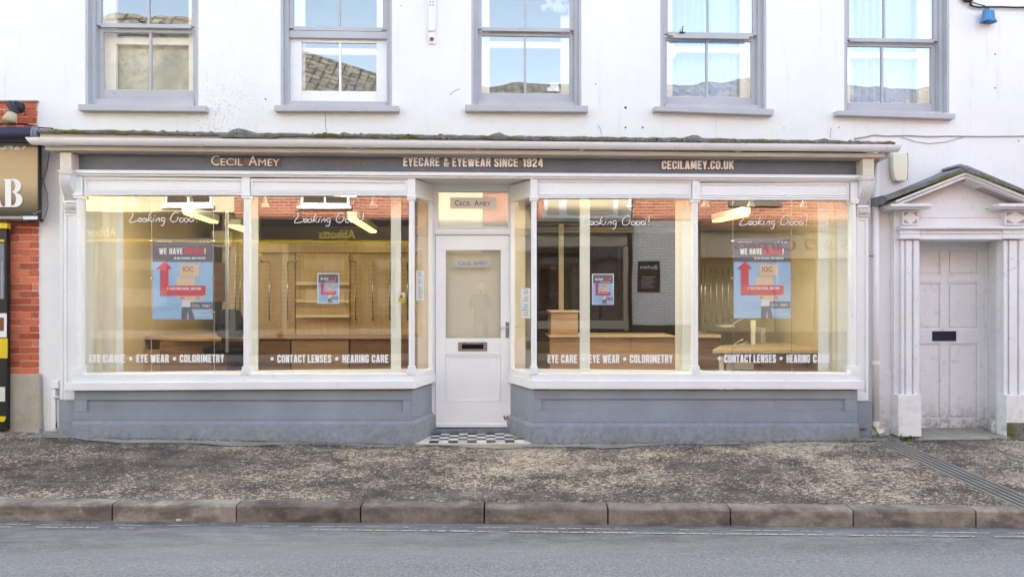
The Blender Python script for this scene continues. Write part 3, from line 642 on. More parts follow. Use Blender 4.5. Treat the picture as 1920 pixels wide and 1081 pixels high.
    if wn['kind'] == 'plain':
        m = MB(); m.box(ia+.02, ib-.02, Yi+.08, Yi+.085, hz0, zml-.02); obj('net_blind', m, 'net', win)
    if wn['kind'] == 'curtain':
        m = MB(); n = 60; xr = ib-.1
        for j in range(n+1):
            x = ia+.05+(xr-ia-.05)*j/n; amp = .035 if j < n*0.62 else .008
            y = Yi+.14+amp*math.sin(j*1.15+k)+.5*amp*math.sin(j*2.3)
            m.v += [Vector((x, y, hz0+.02)), Vector((x, y, hz1))]
        for j in range(n): m.f.append([2*j, 2*j+2, 2*j+3, 2*j+1])
        obj('curtain', m, 'curtain', win, smooth=True)
    if k == 3:
        p = at(1252, 95, Yi-.045); m = MB(); m.cyl(p, p+Vector((0,.012,0)), .105, n=28); obj('disc', m, 'inner', win)
        p0 = at(1279, 61, Yf+.01); m = MB(); m.cyl(p0, p0+Vector((.01,0,.07)), .006); m.cyl(p0+Vector((-.03,0,0)), p0+Vector((.03,0,0)), .007); obj('sash_catch', m, 'black', win)
        m = MB(); m.box(hx0+.16, hx1-.16, Yf+.01, Yf+.028, zm-.05, zm-.022); obj('batten', m, 'frame_grey', win)
    if k == 2:
        m = MB(); random.seed(3)
        for _ in range(26):
            p = at(1040+random.uniform(-22,22), 6+random.uniform(-22,14), Yi-.05); m.sphere(p, random.uniform(.03,.06), 7, sy=.5, sz=random.uniform(.6,1.3))
        obj('rolled_bag', m, 'greycable', win, smooth=True)
        m = MB(); m.pp([(1031,155),(1047,154),(1049,171),(1026,171),(1025,166),(1032,163)], Yi-.045, .003); obj('paper_scrap', m, 'paper', win)
    if k == 0:
        p0 = at(262, 41, Yf+.01); m = MB(); m.cyl(p0, p0+Vector((-.01,0,.03)), .007); m.cyl(p0+Vector((0,0,0)), p0+Vector((.06,0,0)), .007); obj('sash_catch', m, 'black', win)

# conduit, twin blue bells, cables, alarm box on the wall
t = thing('cable_conduit', 'short white plastic conduit with a rusty stub between second and third upper windows', 'conduit', at(810, 80, WY))
B('casing', 'upvc', t, 803, 817, -60, 58, WY-.035, .034, bevel=.006); B('clip_plate', 'upvc', t, 803.5, 816.5, 59, 82, WY-.02, .019, bevel=.004)
m = MB(); p = at(811, 74, WY); m.cyl(p+Vector((0,0,0)), p+Vector((-.01,-.05,-.01)), .022, .016, 9); obj('rusty_stub', m, 'rust', t)
m = MB()
for x in (806.5, 812):
    for y in (4, 10): p = at(x, y, WY-.035); m.cyl(p, p+Vector((0,-.003,0)), .006, n=8)
obj('screw', m, 'black', t)
t = thing('insulator_bells', 'pair of small blue plastic bells hanging from brown wires at the top right', 'insulator', at(1853, 42, WY-.03))
for nm, cx, cy, tl in (('bell', 1850, 30, .06), ('bell', 1857, 31.5, 0)):
    m = MB(); p = at(cx, cy, WY-.05-tl*.6); m.lathe(p, [(.003,.065),(.036,.062),(.042,.03),(.048,-.03),(.062,-.055),(.064,-.064),(.045,-.066),(.03,-.02)], 14); obj(nm, m, 'blueb', t, smooth=True)
m = MB(); m.cyl(at(1848, 16, WY-.03), at(1850, 20, WY-.06), .006); m.cyl(at(1852, 15, WY-.03), at(1857, 21, WY-.05), .006); obj('wire_hook', m, 'cable', t)
m = MB(); m.tube([at(x, y, WY-.03) for x, y in ((1817,-2),(1818,4),(1823,12),(1835,14),(1850,13.5),(1880,13.5),(1905,14.5),(1960,14),(2050,15))], .011)
m.tube([at(x, y, WY-.035) for x, y in ((1821,4),(1833,8),(1845,11),(1853,15))], .006); m.tube([at(x, y, WY-.03) for x, y in ((1823,12),(1818,12),(1818,9),(1821,10))], .005)
m.sphere(at(1815, -4, WY-.04), .055, 10, sx=1.3, sy=.6)
tag(obj('brown_cable', m, 'cable', smooth=True), 'dark brown cable running level along the wall to the right edge', 'cable')
m = MB(); m.tube([at(x, y, WY-.012) for x, y in ((1602,260),(1622,257),(1640,253),(1660,255),(1700,254),(1740,256),(1790,255),(1850,256),(1920,255),(2020,256))], .006)
m.tube([at(x, y, WY-.01) for x, y in ((1690,257),(1715,265),(1740,269),(1775,266),(1812,255))], .0035)
tag(obj('wall_cable', m, 'greycable', smooth=True), 'thin grey cable sagging across the white wall above the alarm box', 'cable')
t = thing('alarm_box', 'blank ivory alarm box on the wall beside the gutter end', 'alarm box', at(1687, 312, WY))
m = MB(); m.pp([(1674,290),(1675,287),(1700,286),(1702,290),(1703,312),(1702,334),(1699,339),(1681,339),(1678,334),(1674,316)], WY-.09, .07); obj('cover', m, 'alarm', t, bevel=.012, seg=3)
m = MB(); m.pp([(1671,289),(1702,287),(1703,312),(1702,336),(1679,341),(1673,318)], WY-.02, .019); obj('backplate', m, 'black', t)

# ------------------------------------------------------------ the shopfront
shop = thing('shopfront', 'white Victorian shopfront with slate-blue panelled base and grey name board', 'shopfront', (0, 0, 0))
def H(name, mat, rows, cols, Y, dep, bevel=.004, parent=shop):
    m = MB(); m.pb(cols[0], cols[1], rows[0], rows[1], Y, dep, rows[2], rows[3]); return obj(name, m, mat, parent, bevel=bevel)
# roof edge, gutter boards, cornice, name board (rows: top-left, bottom-left, top-right, bottom-right)
random.seed(11)
m = MB(); n = 150; x0, x1 = X(72, -.16), X(1677, -.16)
zt0, zt1 = Z(72, 242, -.16), Z(1677, 266, -.16); zb0_, zb1_ = Z(72, 249, -.16), Z(1677, 272, -.16)
lump = {33: .02, 34: .028, 35: .02, 52: .010, 78: .018, 79: .028, 113: .025, 114: .02, 137: .012}
rings = []
for k in range(n+1):
    t_ = k/n; x = x0+(x1-x0)*t_; sag = -.012*math.sin(t_*math.pi*2)
    zt = zt0+(zt1-zt0)*t_+sag*.4+random.uniform(-.006,.006)+lump.get(k, 0); zb = zb0_+(zb1_-zb0_)*t_+random.uniform(-.004,.004)-(.022 if 30 < k < 41 else 0)
    y = -.17+random.uniform(-.006,.006)-(.03 if k in lump else 0)
    rings.append(len(m.v)); m.v += [Vector((x,y,zb)), Vector((x,y-.012,(zb+zt)/2)), Vector((x,y,zt)), Vector((x,WY-.002,zt+.05)), Vector((x,WY-.002,zb))]
for a, b in zip(rings, rings[1:]):
    for j in range(5): j2 = (j+1) % 5; m.f.append([a+j, b+j, b+j2, a+j2])
m.f.append([rings[0]+j for j in range(5)]); m.f.append([rings[-1]+j for j in reversed(range(5))])
obj('roof_edge', m, 'moss', shop, label='mossy lead roof edge')
m = MB()
for _ in range(260):   # moss cushions and grit along the edge
    t_ = random.random()
    if not (.12 < t_ < .2 or .31 < t_ < .5 or .56 < t_ < .98): continue
    x = x0+(x1-x0)*t_; z = zt0+(zt1-zt0)*t_-random.uniform(0, .04); m.sphere((x, -.185, z), random.uniform(.004,.013), 6, sx=1.8, sy=.6)
obj('moss', m, 'moss', shop, kind='stuff', label='moss cushions on the roof edge')
H('gutter_board', 'cream', (249.5,262,271,282), (75,1670), -.12, .10)
H('cornice_board', 'cream', (273,281,287.5,295), (84,1660), -.17, .17)
H('cornice_fillet', 'taupe', (281.5,286,293,300), (100,1648), -.10, .12)
H('fascia_board', 'fascia', (284,319,295,329.5), (133,1615), .010, .05)
H('fascia_bead', 'fascia', (284,319,285,319), (134,139), -.02, .03); H('fascia_bead', 'fascia', (296,328.5,296,328.5), (1610,1616), -.02, .03)
H('fascia_ledge', 'white', (318,324.5,328,334.5), (133,1612), -.075, .08); H('fascia_ledge', 'white', (325,329,335,338.5), (134,1611), -.05, .05)
H('head_beam', 'white', (329.5,336,339,343), (140,770), -.012, .05); H('head_beam', 'white', (331,338,339,343), (1003,1609), -.012, .05)
# gutter: half-round, with brackets
gut = thing('gutter', 'white plastic half-round gutter along the full shopfront', 'gutter', (0, -.24, 2.98))
def gutz(x): a = at(60, 263, -.24); b = at(1685, 276.5, -.24); return a.z+(b.z-a.z)*(x-a.x)/(b.x-a.x)
m = MB(); gx0, gx1 = X(54, -.24), X(1686, -.24); n = 40; seg = 12; rr = .062; rings = []
for k in range(n+1):
    x = gx0+(gx1-gx0)*k/n; z = gutz(x)+.018; rings.append(len(m.v))
    endk = .7 if k in (0, n) else 1
    for j in range(seg+1):
        a = math.pi*j/seg; m.v.append(Vector((x+(.035*math.sin(a) if k == 0 else (-.02*math.sin(a) if k == n else 0)), -.24-rr*math.cos(a), z-rr*1.05*math.sin(a))))
    for j in range(seg+1):
        a = math.pi*(1-j/seg); m.v.append(Vector((x+(.035*math.sin(a) if k == 0 else (-.02*math.sin(a) if k == n else 0)), -.24-(rr-.004)*math.cos(a), z-(rr-.004)*1.05*math.sin(a))))
q = 2*(seg+1)
for a, b in zip(rings, rings[1:]):
    for j in range(q): j2 = (j+1) % q; m.f.append([a+j, b+j, b+j2, a+j2])
m.f.append([rings[0]+j for j in range(seg+1)]); m.f.append([rings[-1]+j for j in range(seg+1)])
obj('channel', m, 'upvc', gut, smooth=False, bevel=0)
for px in (84, 108, 372, 653, 678, 896, 1092, 1387, 1633, 1660):
    x = X(px, -.24); m = MB(); z = gutz(x)+.018
    for j in range(seg):
        a = math.pi*j/seg; b = math.pi*(j+1)/seg; r2 = rr+.007
        p = [(x-.012+.0, -.24-r2*math.cos(a), z-r2*1.05*math.sin(a)), (x+.012, -.24-r2*math.cos(a), z-r2*1.05*math.sin(a)), (x+.012, -.24-r2*math.cos(b), z-r2*1.05*math.sin(b)), (x-.012, -.24-r2*math.cos(b), z-r2*1.05*math.sin(b))]
        m.prism(p, (0, .004*math.cos((a+b)/2), .004*math.sin((a+b)/2)))
    m.box(x-.012, x+.012, -.18, -.12, z-.07, z-.05)
    obj('bracket', m, 'upvc', gut)
# downpipe
dp = thing('downpipe', 'white plastic downpipe with open shoe at the right end of the shopfront', 'downpipe', at(1643, 800, .13))
m = MB(); a = at(1642, 300, .12); b = at(1642, 795, .12); bot = Vector((a.x, .12, b.z)); m.cyl(bot, a, .034, n=16)
m.cyl(a, Vector((a.x+.0, -.16, gutz(a.x)-.05)), .034, n=12); obj('pipe', m, 'upvc', dp, smooth=True)
for y in (680, 793):
    m = MB(); c = at(1642, y, .12); m.cyl((a.x,.12,c.z-.015), (a.x,.12,c.z+.02), .041, n=16); m.box(a.x-.07, a.x+.07, .15, .16, c.z-.01, c.z+.012); obj('collar', m, 'upvc', dp)
m = MB(); c = Vector((a.x, .12, at(1642, 799, .12).z)); m.lathe(c+Vector((.004,-.09,-.015)), [(.03,.1),(.036,.02),(.043,0),(.036,0),(.033,.02)], 16, 'y'); m.cyl(c+Vector((0,0,-.01)), c+Vector((0,0,.05)), .036, n=14); obj('shoe', m, 'alarm', dp, smooth=True)
m = MB(); m.box(a.x-.10, a.x-.02, .1, .108, at(1642,481,.12).z, at(1642,481,.12).z+.008); obj('clip', m, 'black', dp)
# lettering on the name board: raised letters over a polished strip
let = [("CECIL AMEY",396,524,292,310,1), ("EYECARE & EYEWEAR SINCE 1924",756,1018,296,312.5,0), ("CECILAMEY.CO.UK",1241,1376,301.5,317.5,0)]
m = MB()
text_on(m, "C", 396, 411, 291.5, 310, -.012, -.002, dep=.012); text_on(m, "ECIL", 413.5, 455, 297, 310, -.012, -.002, dep=.012)
text_on(m, "A", 466, 482, 291.5, 310.5, -.012, -.002, dep=.012); text_on(m, "MEY", 484.5, 524, 298, 310.8, -.012, -.002, dep=.012)
obj('name_lettering', m, 'letter', shop, label='raised white lettering reading Cecil Amey')
m = MB(); m.pb(396, 455, 297, 311.5, -.0015, .004); obj('letter_plate', m, 'mirror', shop); m = MB(); m.pb(456, 526, 297.5, 311.5, -.0015, .004); obj('letter_plate', m, 'mirror', shop)
m = MB()
for s, a_, b_ in (("EYECARE",756,824),("&",832,841),("EYEWEAR",848,920),("SINCE",926.5,971),("1924",980,1018)): m = MB(); text_cond(m, s, a_, b_, 295.2+(a_-756)*.006, 311.8+(a_-756)*.006, -.012, dep=.010, th=1.8); obj('slogan_lettering', m, 'letter', shop, label='raised white lettering reading '+s)
m = MB(); m.pb(757, 773, 297.5, 312, -.0015, .004); obj('letter_plate', m, 'mirror', shop); m = MB(); m.pb(873, 921, 299, 312.5, -.0015, .004); obj('letter_plate', m, 'mirror', shop); m = MB(); m.pb(928, 1018, 297.5, 313.5, -.0015, .004); obj('letter_plate', m, 'mirror', shop)
m = MB(); text_cond(m, "CECILAMEY.CO.UK", 1241, 1376, 301.2, 317.3, -.012, dep=.010, th=1.8)
obj('web_lettering', m, 'letter', shop, label='raised white lettering reading cecilamey.co.uk')
m = MB(); m.pb(1241, 1303, 302.5, 317.5, -.0015, .004); obj('letter_plate', m, 'mirror', shop); m = MB(); m.pb(1322, 1362, 304, 318, -.0015, .004); obj('letter_plate', m, 'mirror', shop)

# window bays. each bay: glass, frieze panels, posts, sill, panelled base
bays = [dict(x=(143,455,470,765,780), fr=(335,358), gl=(365,700), L=True), dict(x=(993,1008,1297,1310,1592,1607), fr=(340,366), gl=(371,699), L=False)]
def frieze(xa, xb, yt, yb):
    m = MB(); frame_ring(m, xa, xb, yt, yb, -.008, .045, 4, 4, 3.5, 4); m.pb(xa+4, xb-4, yt+3.5, yb-4, .008, .03); obj('frieze_panel', m, 'white', shop, bevel=.003)
def rail(xa, xb, yt, yb, Y=-.018): m = MB(); m.pb(xa, xb, yt, (yt+yb)/2-.3, Y, .05); m.pb(xa, xb, (yt+yb)/2+.3, yb, Y-.012, .062); obj('window_head', m, 'white', shop, bevel=.003)
def post(px, ytop, ycap, ybase, ysill, wd=12):
    """slender turned column with square block head and stepped foot"""
    c0 = at(px, 540, .0).x; zt = Z(px, ytop); zc_ = Z(px, ycap); zb = Z(px, ybase); zs_ = Z(px, ysill); w2 = wd/F*7.7/2
    m = MB(); m.box(c0-w2*1.08, c0+w2*1.08, -.03, .05, zc_, zt); obj_ = m
    m.box(c0-w2*1.3, c0+w2*1.3, -.045, .05, zc_-.012, zc_+.010); m.box(c0-w2*1.18, c0+w2*1.18, -.04, .05, zc_-.035, zc_-.013)
    m.cyl((c0,-.001,zb), (c0,-.001,zc_-.035), w2*.86, w2*.80, 14)
    m.box(c0-w2*.72, c0+w2*.72, .002, .05, zb, zc_-.036)
    m.box(c0-w2*1.05, c0+w2*1.05, -.035, .05, zb-.02, zb+.012); m.box(c0-w2*1.25, c0+w2*1.25, -.045, .05, zs_, zb-.021)
    return obj('window_post', m, 'white', shop, bevel=.003)
for px in (149.5, 462.5): post(px, 331, 366, 688, 702, 13)
post(772, 333, 369, 688, 702, 13); post(1001, 335, 371, 688, 702, 13); post(1303.5, 340, 373, 687, 701, 12.5); post(1599.5, 341, 376, 687, 701, 13)
frieze(157.5, 455, 334, 358); frieze(470, 764.5, 334, 358.5); frieze(1009, 1296.5, 338, 365); frieze(1310.5, 1592, 343, 366.5)
rail(157, 455.5, 358.5, 365.5); rail(469.5, 765, 359, 366.5); rail(1008.5, 1297, 365.5, 371.5); rail(1310, 1592.5, 367, 374.5)
for a_, b_, t_, bt in ((156,456,366,700),(469,766,367,700),(1007.5,1298,372,699.5),(1309.5,1593,375,699)):
    m = MB(); m.face([at(a_,bt,.03), at(b_,bt,.03), at(b_,t_-3,.03), at(a_,t_-3,.03)]); obj('shop_pane', m, 'glass', shop)
# the sloping side lights beside the door
RB = 0.50
SA = {'L': (X(773,0), X(810,RB)), 'R': (X(1000,0), X(958,RB))}
def splay_pt(side, t, off=0.0):
    x0_, x1_ = SA[side]; p = Vector((x0_+(x1_-x0_)*t, RB*t, 0)); d = Vector((x1_-x0_, RB, 0)).normalized(); n_ = Vector((d.y, -d.x, 0)) if side == 'L' else Vector((-d.y, d.x, 0))
    return p+n_*off      # positive off = out towards the doorway
def splay_box(m, side, t0, t1, z0, z1, o0, o1):
    a = splay_pt(side, t0, o0); b = splay_pt(side, t1, o0); c = splay_pt(side, t1, o1); d = splay_pt(side, t0, o1)
    m.prism([(p.x, p.y, z0) for p in (a, b, c, d)], (0, 0, z1-z0))
zsill = Z(772, 700); zsb = Z(772, 729); zhd = Z(772, 366); zft = Z(772, 334)
for side in 'LR':
    m = MB(); splay_box(m, side, .06, 1, zft-.165, zft, -.03, .008); obj('splay_frieze', m, 'white', shop, bevel=.003)
    m = MB(); splay_box(m, side, .05, 1, zhd-.01, zhd+.018, -.03, .028); splay_box(m, side, .05, 1, zhd+.02, zhd+.04, -.03, .018); obj('splay_head', m, 'white', shop, bevel=.003)
    m = MB(); splay_box(m, side, .93, 1.0, zsill, zhd-.01, -.03, .02); obj('splay_jamb', m, 'white', shop, bevel=.003)
    m = MB(); a = splay_pt(side, .05, -.005); b = splay_pt(side, .95, -.005); m.face([(a.x,a.y,zsill),(b.x,b.y,zsill),(b.x,b.y,zhd),(a.x,a.y,zhd)]); obj('side_pane', m, 'glass', shop)
# white sills, running round the corner
def sill_poly(off, xend, side):
    e = splay_pt(side, 1.0, off*.6); k = splay_pt(side, 0.0, 0)
    if side == 'L': return [(xend, -off), (k.x+off*.45, -off), (e.x, e.y), (e.x-.02, RB+.0), (xend, .12)]
    return [(xend, -off), (k.x-off*.45, -off), (e.x, e.y), (e.x+.02, RB+.0), (xend, .12)]
def sloped_slab(m, poly, zl_top, zl_bot, xr, zr_top, zr_bot, x_l):
    def zz(x, a, b): t = (x-x_l)/(xr-x_l); return a+(b-a)*t
    n_ = len(poly); i = len(m.v)
    m.v += [Vector((x,y,zz(x,zl_bot,zr_bot))) for x,y in poly]+[Vector((x,y,zz(x,zl_top,zr_top))) for x,y in poly]
    m.f.append(list(range(i,i+n_))); m.f.append([i+n_+k for k in reversed(range(n_))])
    for k in range(n_): k2=(k+1)%n_; m.f.append([i+k,i+k2,i+n_+k2,i+n_+k])
m = MB(); xl = X(127); xr = X(775); sloped_slab(m, sill_poly(.075, xl, 'L'), Z(127,717,-.075), Z(127,732,-.075), xr, Z(775,713,-.075), Z(775,728.5,-.075), xl); obj('sill', m, 'white', shop, bevel=.006)
m = MB(); xl = X(138); sloped_slab(m, sill_poly(.045, xl, 'L'), Z(138,701,-.045), Z(138,716.5,-.045), xr, Z(775,700.5,-.045), Z(775,712.5,-.045), xl); obj('sill_riser', m, 'white', shop, bevel=.004)
xl = X(995); xr2 = X(1613); m = MB(); sloped_slab(m, sill_poly(.075, xr2, 'R'), Z(995,713,-.075), Z(995,729,-.075), xr2, Z(1613,713.5,-.075), Z(1613,729.5,-.075), xl); obj('sill', m, 'white', shop, bevel=.006)
xr3 = X(1607); m = MB(); sloped_slab(m, sill_poly(.045, xr3, 'R'), Z(995,700.5,-.045), Z(995,712.5,-.045), xr3, Z(1607,700,-.045), Z(1607,713,-.045), xl); obj('sill_riser', m, 'white', shop, bevel=.004)
# slate-blue panelled bases (built as rings so that the panel is truly sunk)
def base(side, xa, xk, yt, yb_end, yb_k, pan, ledge):
    Yb = 0.0; m = MB(); lo, hi = sorted((xa, xk))
    px0, px1, py0, py1 = pan
    zb_pan = None
    rows_l = {'L': (yt, 788), 'R': (yt, 792)}[side]
    m.pb(lo, hi, yt, py0, Yb, .05); m.pb(lo, hi, py1, ledge, Yb, .05); m.pb(lo, px0, py0, py1, Yb, .05); m.pb(px1, hi, py0, py1, Yb, .05); m.pb(px0, px1, py0, py1, Yb+.022, .03)
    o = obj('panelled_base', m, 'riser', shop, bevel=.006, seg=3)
    zt = Z(xk, yt); k = splay_pt(side, 0, 0); e = splay_pt(side, 1, 0)
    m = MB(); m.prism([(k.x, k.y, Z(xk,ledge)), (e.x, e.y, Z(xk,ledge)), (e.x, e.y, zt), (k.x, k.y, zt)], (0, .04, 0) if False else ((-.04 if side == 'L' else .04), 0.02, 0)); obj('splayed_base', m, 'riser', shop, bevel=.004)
    # projecting skirting with a weathered top
    m = MB(); zl = Z(xk, ledge); xe = X(xa); zb = -.12
    kk = Vector((k.x+(.02 if side == 'L' else -.02), -.045, 0)); ee = splay_pt(side, 1, .045)
    prof = [((xe, .04), (xe, -.045), (kk.x, kk.y), (ee.x, ee.y), (ee.x, RB+.02))]
    out = [Vector((xe, -.045, 0)), kk, ee]; inn = [Vector((xe, 0.0, 0)), Vector((k.x, k.y, 0)), Vector((e.x, e.y, 0))]
    for a, b, c, d in ((out[0], out[1], inn[0], inn[1]), (out[1], out[2], inn[1], inn[2])):
        za_ = Z(xa, ledge) if a is out[0] else zl
        m.face([a+Vector((0,0,zb)), b+Vector((0,0,zb)), b+Vector((0,0,zl-.028)), a+Vector((0,0,za_-.028))])
        m.face([a+Vector((0,0,za_-.028)), b+Vector((0,0,zl-.028)), d+Vector((0,0,zl)), c+Vector((0,0,za_))])
    a, c = out[0], inn[0]; zl = Z(xa, ledge); m.face([a+Vector((0,0,zb)), a+Vector((0,0,zl-.028)), c+Vector((0,0,zl)), c+Vector((0,.1,zl)), c+Vector((0,.1,zb))])
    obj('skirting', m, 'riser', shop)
    m = MB(); m.pb(lo, lo+1 if side == 'L' else hi, 0, 0, 0, 0) if False else None
base('L', 139, 772, 731, 812, 828, (163, 755, 750, 772), 788)
base('R', 1607, 1000, 731, 820, 828, (1016, 1584, 748, 771), 792)
for px_, nm in ((139, 'L'), (1607, 'R')):   # return end of each base
    m = MB(); x = X(px_); s_ = 1 if nm == 'L' else -1; m.box(min(x, x+s_*.04), max(x, x+s_*.04), .051, WY+.05, -.1, Z(px_, 732)); obj('base_return', m, 'riser', shop)
# outer pilasters with console brackets
def console(xa, xb, rows, side):
    y_top, y_blk, y_mould, y_scr, y_leaf0, y_leaf1, y_cap, y_foot = rows
    xi, xo = X(xa, -.12), X(xb, -.12)
    m = MB(); m.pb(xa, xb, y_top, y_blk, -.13, .25); obj('console_block', m, 'cream', shop, bevel=.004)
    m = MB(); cxm = (xa+xb)/2; cym = (y_top+y_blk)/2+3   # sunk rosette ornaments
    for dx_, dy_ in ((-3.5,-5),(3.5,-5),(0,0),(-3,6),(3,6)): p = at(cxm+dx_, cym+dy_, -.13); m.sphere(p, .011, 8, sy=.5)
    obj('rosette', m, 'cream', shop, smooth=True)
    m = MB(); m.pb(xa-5, xb+2, y_blk+.5, y_blk+3, -.15, .27); m.pb(xa-2, xb+1, y_blk+3.3, y_mould, -.135, .255); obj('console_moulding', m, 'white', shop, bevel=.003)
    m = MB(); z0 = Z(xa, y_mould+.5); z1 = Z(xa, y_scr); Hh = z0-z1; nn = 16; fl = 4; wdt = xo-xi
    prof = []
    for k in range(nn+1):
        t_ = k/nn; y = -.125+.0*t_; y = -.128+.17*(t_**2.2)+(-.012*math.sin(t_*math.pi)); prof.append((y, z0-Hh*t_))
    shift = (X(122,.03)-xi) if side == 'L' else (X(1625,.03)-xo)
    gr = len(m.v)
    for (y, z), k in zip(prof, range(nn+1)):
        t_ = k/nn; sx_ = 0.0
        for j in range(fl*2+1):
            u_ = j/(fl*2); m.v.append(Vector((xi+wdt*u_+shift*t_**1.8, y+(.022 if j % 2 else 0), z)))
        m.v.append(Vector((xi+wdt+shift*t_**1.8, .11, z))); m.v.append(Vector((xi+shift*t_**1.8, .11, z)))
    q = fl*2+3
    for k in range(nn):
        for j in range(q): j2 = (j+1) % q; m.f.append([gr+k*q+j, gr+k*q+j2, gr+(k+1)*q+j2, gr+(k+1)*q+j])
    m.f.append([gr+j for j in range(q)]); m.f.append([gr+nn*q+j for j in reversed(range(q))])
    obj('console_scroll', m, 'white', shop)
    return shift
console(112, 133.5, (286, 318, 325, 373, 378, 396, 0, 0), 'L')
console(1618, 1639, (297, 329, 336, 382, 386, 404, 0, 0), 'R')
def pilaster(xa, xb, yc, yb, pan, leaf, side):
    m = MB(); m.pb(xa, xb, yc, yb, .09, .14)
    if side == 'L': pass
    frame = MB(); frame_ring(frame, xa, xb, yc+16, yb-2, .078, .012, pan, pan+1, 12, 14); obj('pilaster_frame', frame, 'white', shop, bevel=.003)
    obj('pilaster', m, 'white', shop, bevel=.004)
    m = MB(); la, lb = leaf; m.pb(la, lb, yc-1, yc+4, -.01, .10); obj('pilaster_cap', m, 'white', shop, bevel=.003)
    m = MB(); n_ = 5
    for j in range(n_):
        c = la+(lb-la)*(j+.5)/n_; p0 = at(c, yc+4, .02); p1 = at(c, yc+20, .07); m.cyl(p0, p1, .022, .008, 7)
        m.sphere(at(c, yc+20, .06), .013, 7)
    obj('leaf_carving', m, 'white', shop, smooth=True)
pilaster(119, 143.5, 376, 750, 6, (121, 144), 'L')
pilaster(1607.5, 1629, 385, 752, 5, (1608, 1630), 'R')
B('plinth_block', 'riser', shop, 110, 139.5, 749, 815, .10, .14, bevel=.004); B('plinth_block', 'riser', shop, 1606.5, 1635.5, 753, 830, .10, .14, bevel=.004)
B('filler_strip', 'white', shop, 1629.5, 1634, 300, 752, .16, .08); B('filler_strip', 'white', shop, 112, 118.5, 330, 750, .14, .08)

# entrance: soffit, frame, fanlight, door
ent_z0 = -0.05
m = MB(); a = splay_pt('L', 0, 0); b = splay_pt('R', 0, 0); c = splay_pt('R', 1, 0); d = splay_pt('L', 1, 0); zsf = Z(885, 333); m.prism([(a.x-.05,.03,zsf),(b.x+.05,.03,zsf),(c.x+.05,RB+.05,zsf),(d.x-.05,RB+.05,zsf)], (0,0,.03)); obj('entrance_soffit', m, 'cream', shop)
m = MB(); frame_ring(m, 804, 963, 340, 806, RB, .09, 11.5, 5.5, 10, 0.01); m.pb(815.5, 957.5, 428.5, 439.5, RB-.012, .09); m.pb(815.5, 957.5, 431.5, 436.5, RB-.022, .01)
obj('door_frame', m, 'white', shop, bevel=.003)
m = MB(); frame_ring(m, 815.5, 957.5, 350, 428, RB+.012, .05, 6.5, 5.5, 8.5, 2.5); obj('fanlight_frame', m, 'white', shop, bevel=.003)
m = MB(); m.face([at(821,427,RB+.03), at(953,427,RB+.03), at(953,357,RB+.03), at(821,357,RB+.03)]); fl_ = obj('fanlight_pane', m, 'glass', shop)
B('fanlight_blind', 'blind', shop, 818, 956, 352, 428, RB+.10, .01)
B('fanlight_plate', 'letter', shop, 844, 930, 370.5, 391, RB+.024, .003)
m = MB(); text_on(m, "C", 853, 861, 375.5, 385.5, RB+.0225, 0); text_on(m, "ECIL", 862.5, 883, 378, 385.5, RB+.0225, 0); text_on(m, "A", 889.5, 898, 375.8, 385.8, RB+.0225, 0); text_on(m, "MEY", 899.5, 920, 378.2, 385.8, RB+.0225, 0); obj('fanlight_lettering', m, 'ink', shop)
door = None
m = MB(); DY = RB+.02
frame_ring(m, 816.5, 957, 440.5, 801, DY, .045, 19, 18, 28, 48); m.pb(835.5, 939, 634, 664.5, DY, .045)
door = obj('door', m, 'door_white', shop, bevel=.003, label='white half-glazed shop door')
m = MB(); m.pb(835.5, 939, 664.5, 753, DY+.016, .02); obj('door_panel', m, 'door_white', door, bevel=.002)
m = MB(); frame_ring(m, 836, 938.5, 665, 752.5, DY+.004, .014, 4.5, 4.5, 3.5, 3.5); obj('panel_moulding', m, 'door_white', door, bevel=.004)
m = MB(); m.pb(818, 956, 793.5, 800.5, DY-.018, .02); obj('weather_bar', m, 'door_white', door, bevel=.004)
m = MB(); m.face([at(835,634,DY+.02), at(939,634,DY+.02), at(939,468,DY+.02), at(835,468,DY+.02)]); obj('door_pane', m, 'glass', door)
m = MB(); m.pb(822, 952, 455, 650, DY+.12, .006); obj('door_blind', m, 'blindy', door)
m = MB(); m.pb(853, 919, 486, 501, DY+.027, .002); obj('door_plate', m, 'cream', door)
m = MB(); text_on(m, "C", 859, 866, 489, 497, DY+.025, 0); text_on(m, "ECIL", 867, 883, 491, 497, DY+.025, 0); text_on(m, "AMEY", 888, 914, 490, 497, DY+.025, 0); obj('door_lettering', m, 'inkblue', door)
m = MB(); frame_ring(m, 859, 913.5, 641, 658, DY-.008, .01, 7, 7, 4, 4); lp = obj('letterbox', m, 'brassy', door, bevel=.002)
m = MB(); m.pb(866, 906.5, 645, 654, DY-.002, .003); obj('letterbox_flap', m, 'darkhole', door)
m = MB(); m.pb(948, 955.5, 603.5, 633, DY-.006, .007); p = at(951.5, 613, DY-.006); m.cyl(p, p+Vector((0,-.045,0)), .008); m.cyl(p+Vector((.005,-.045,0)), p+Vector((-.09,-.04,0)), .007, .006); obj('door_handle', m, 'chrome', door, smooth=False)
m = MB(); p = at(951.5, 623, DY-.0065); m.cyl(p, p+Vector((0,-.001,0)), .004, n=8); obj('keyhole', m, 'darkhole', door)
m = MB()
for _ in range(16): p = at(949+random.uniform(-4,5), 788+random.uniform(-10,12), DY-.001); m.sphere(p, random.uniform(.004,.012), 6, sy=.3, sz=1.6)
obj('rust_patch', m, 'rust', door)
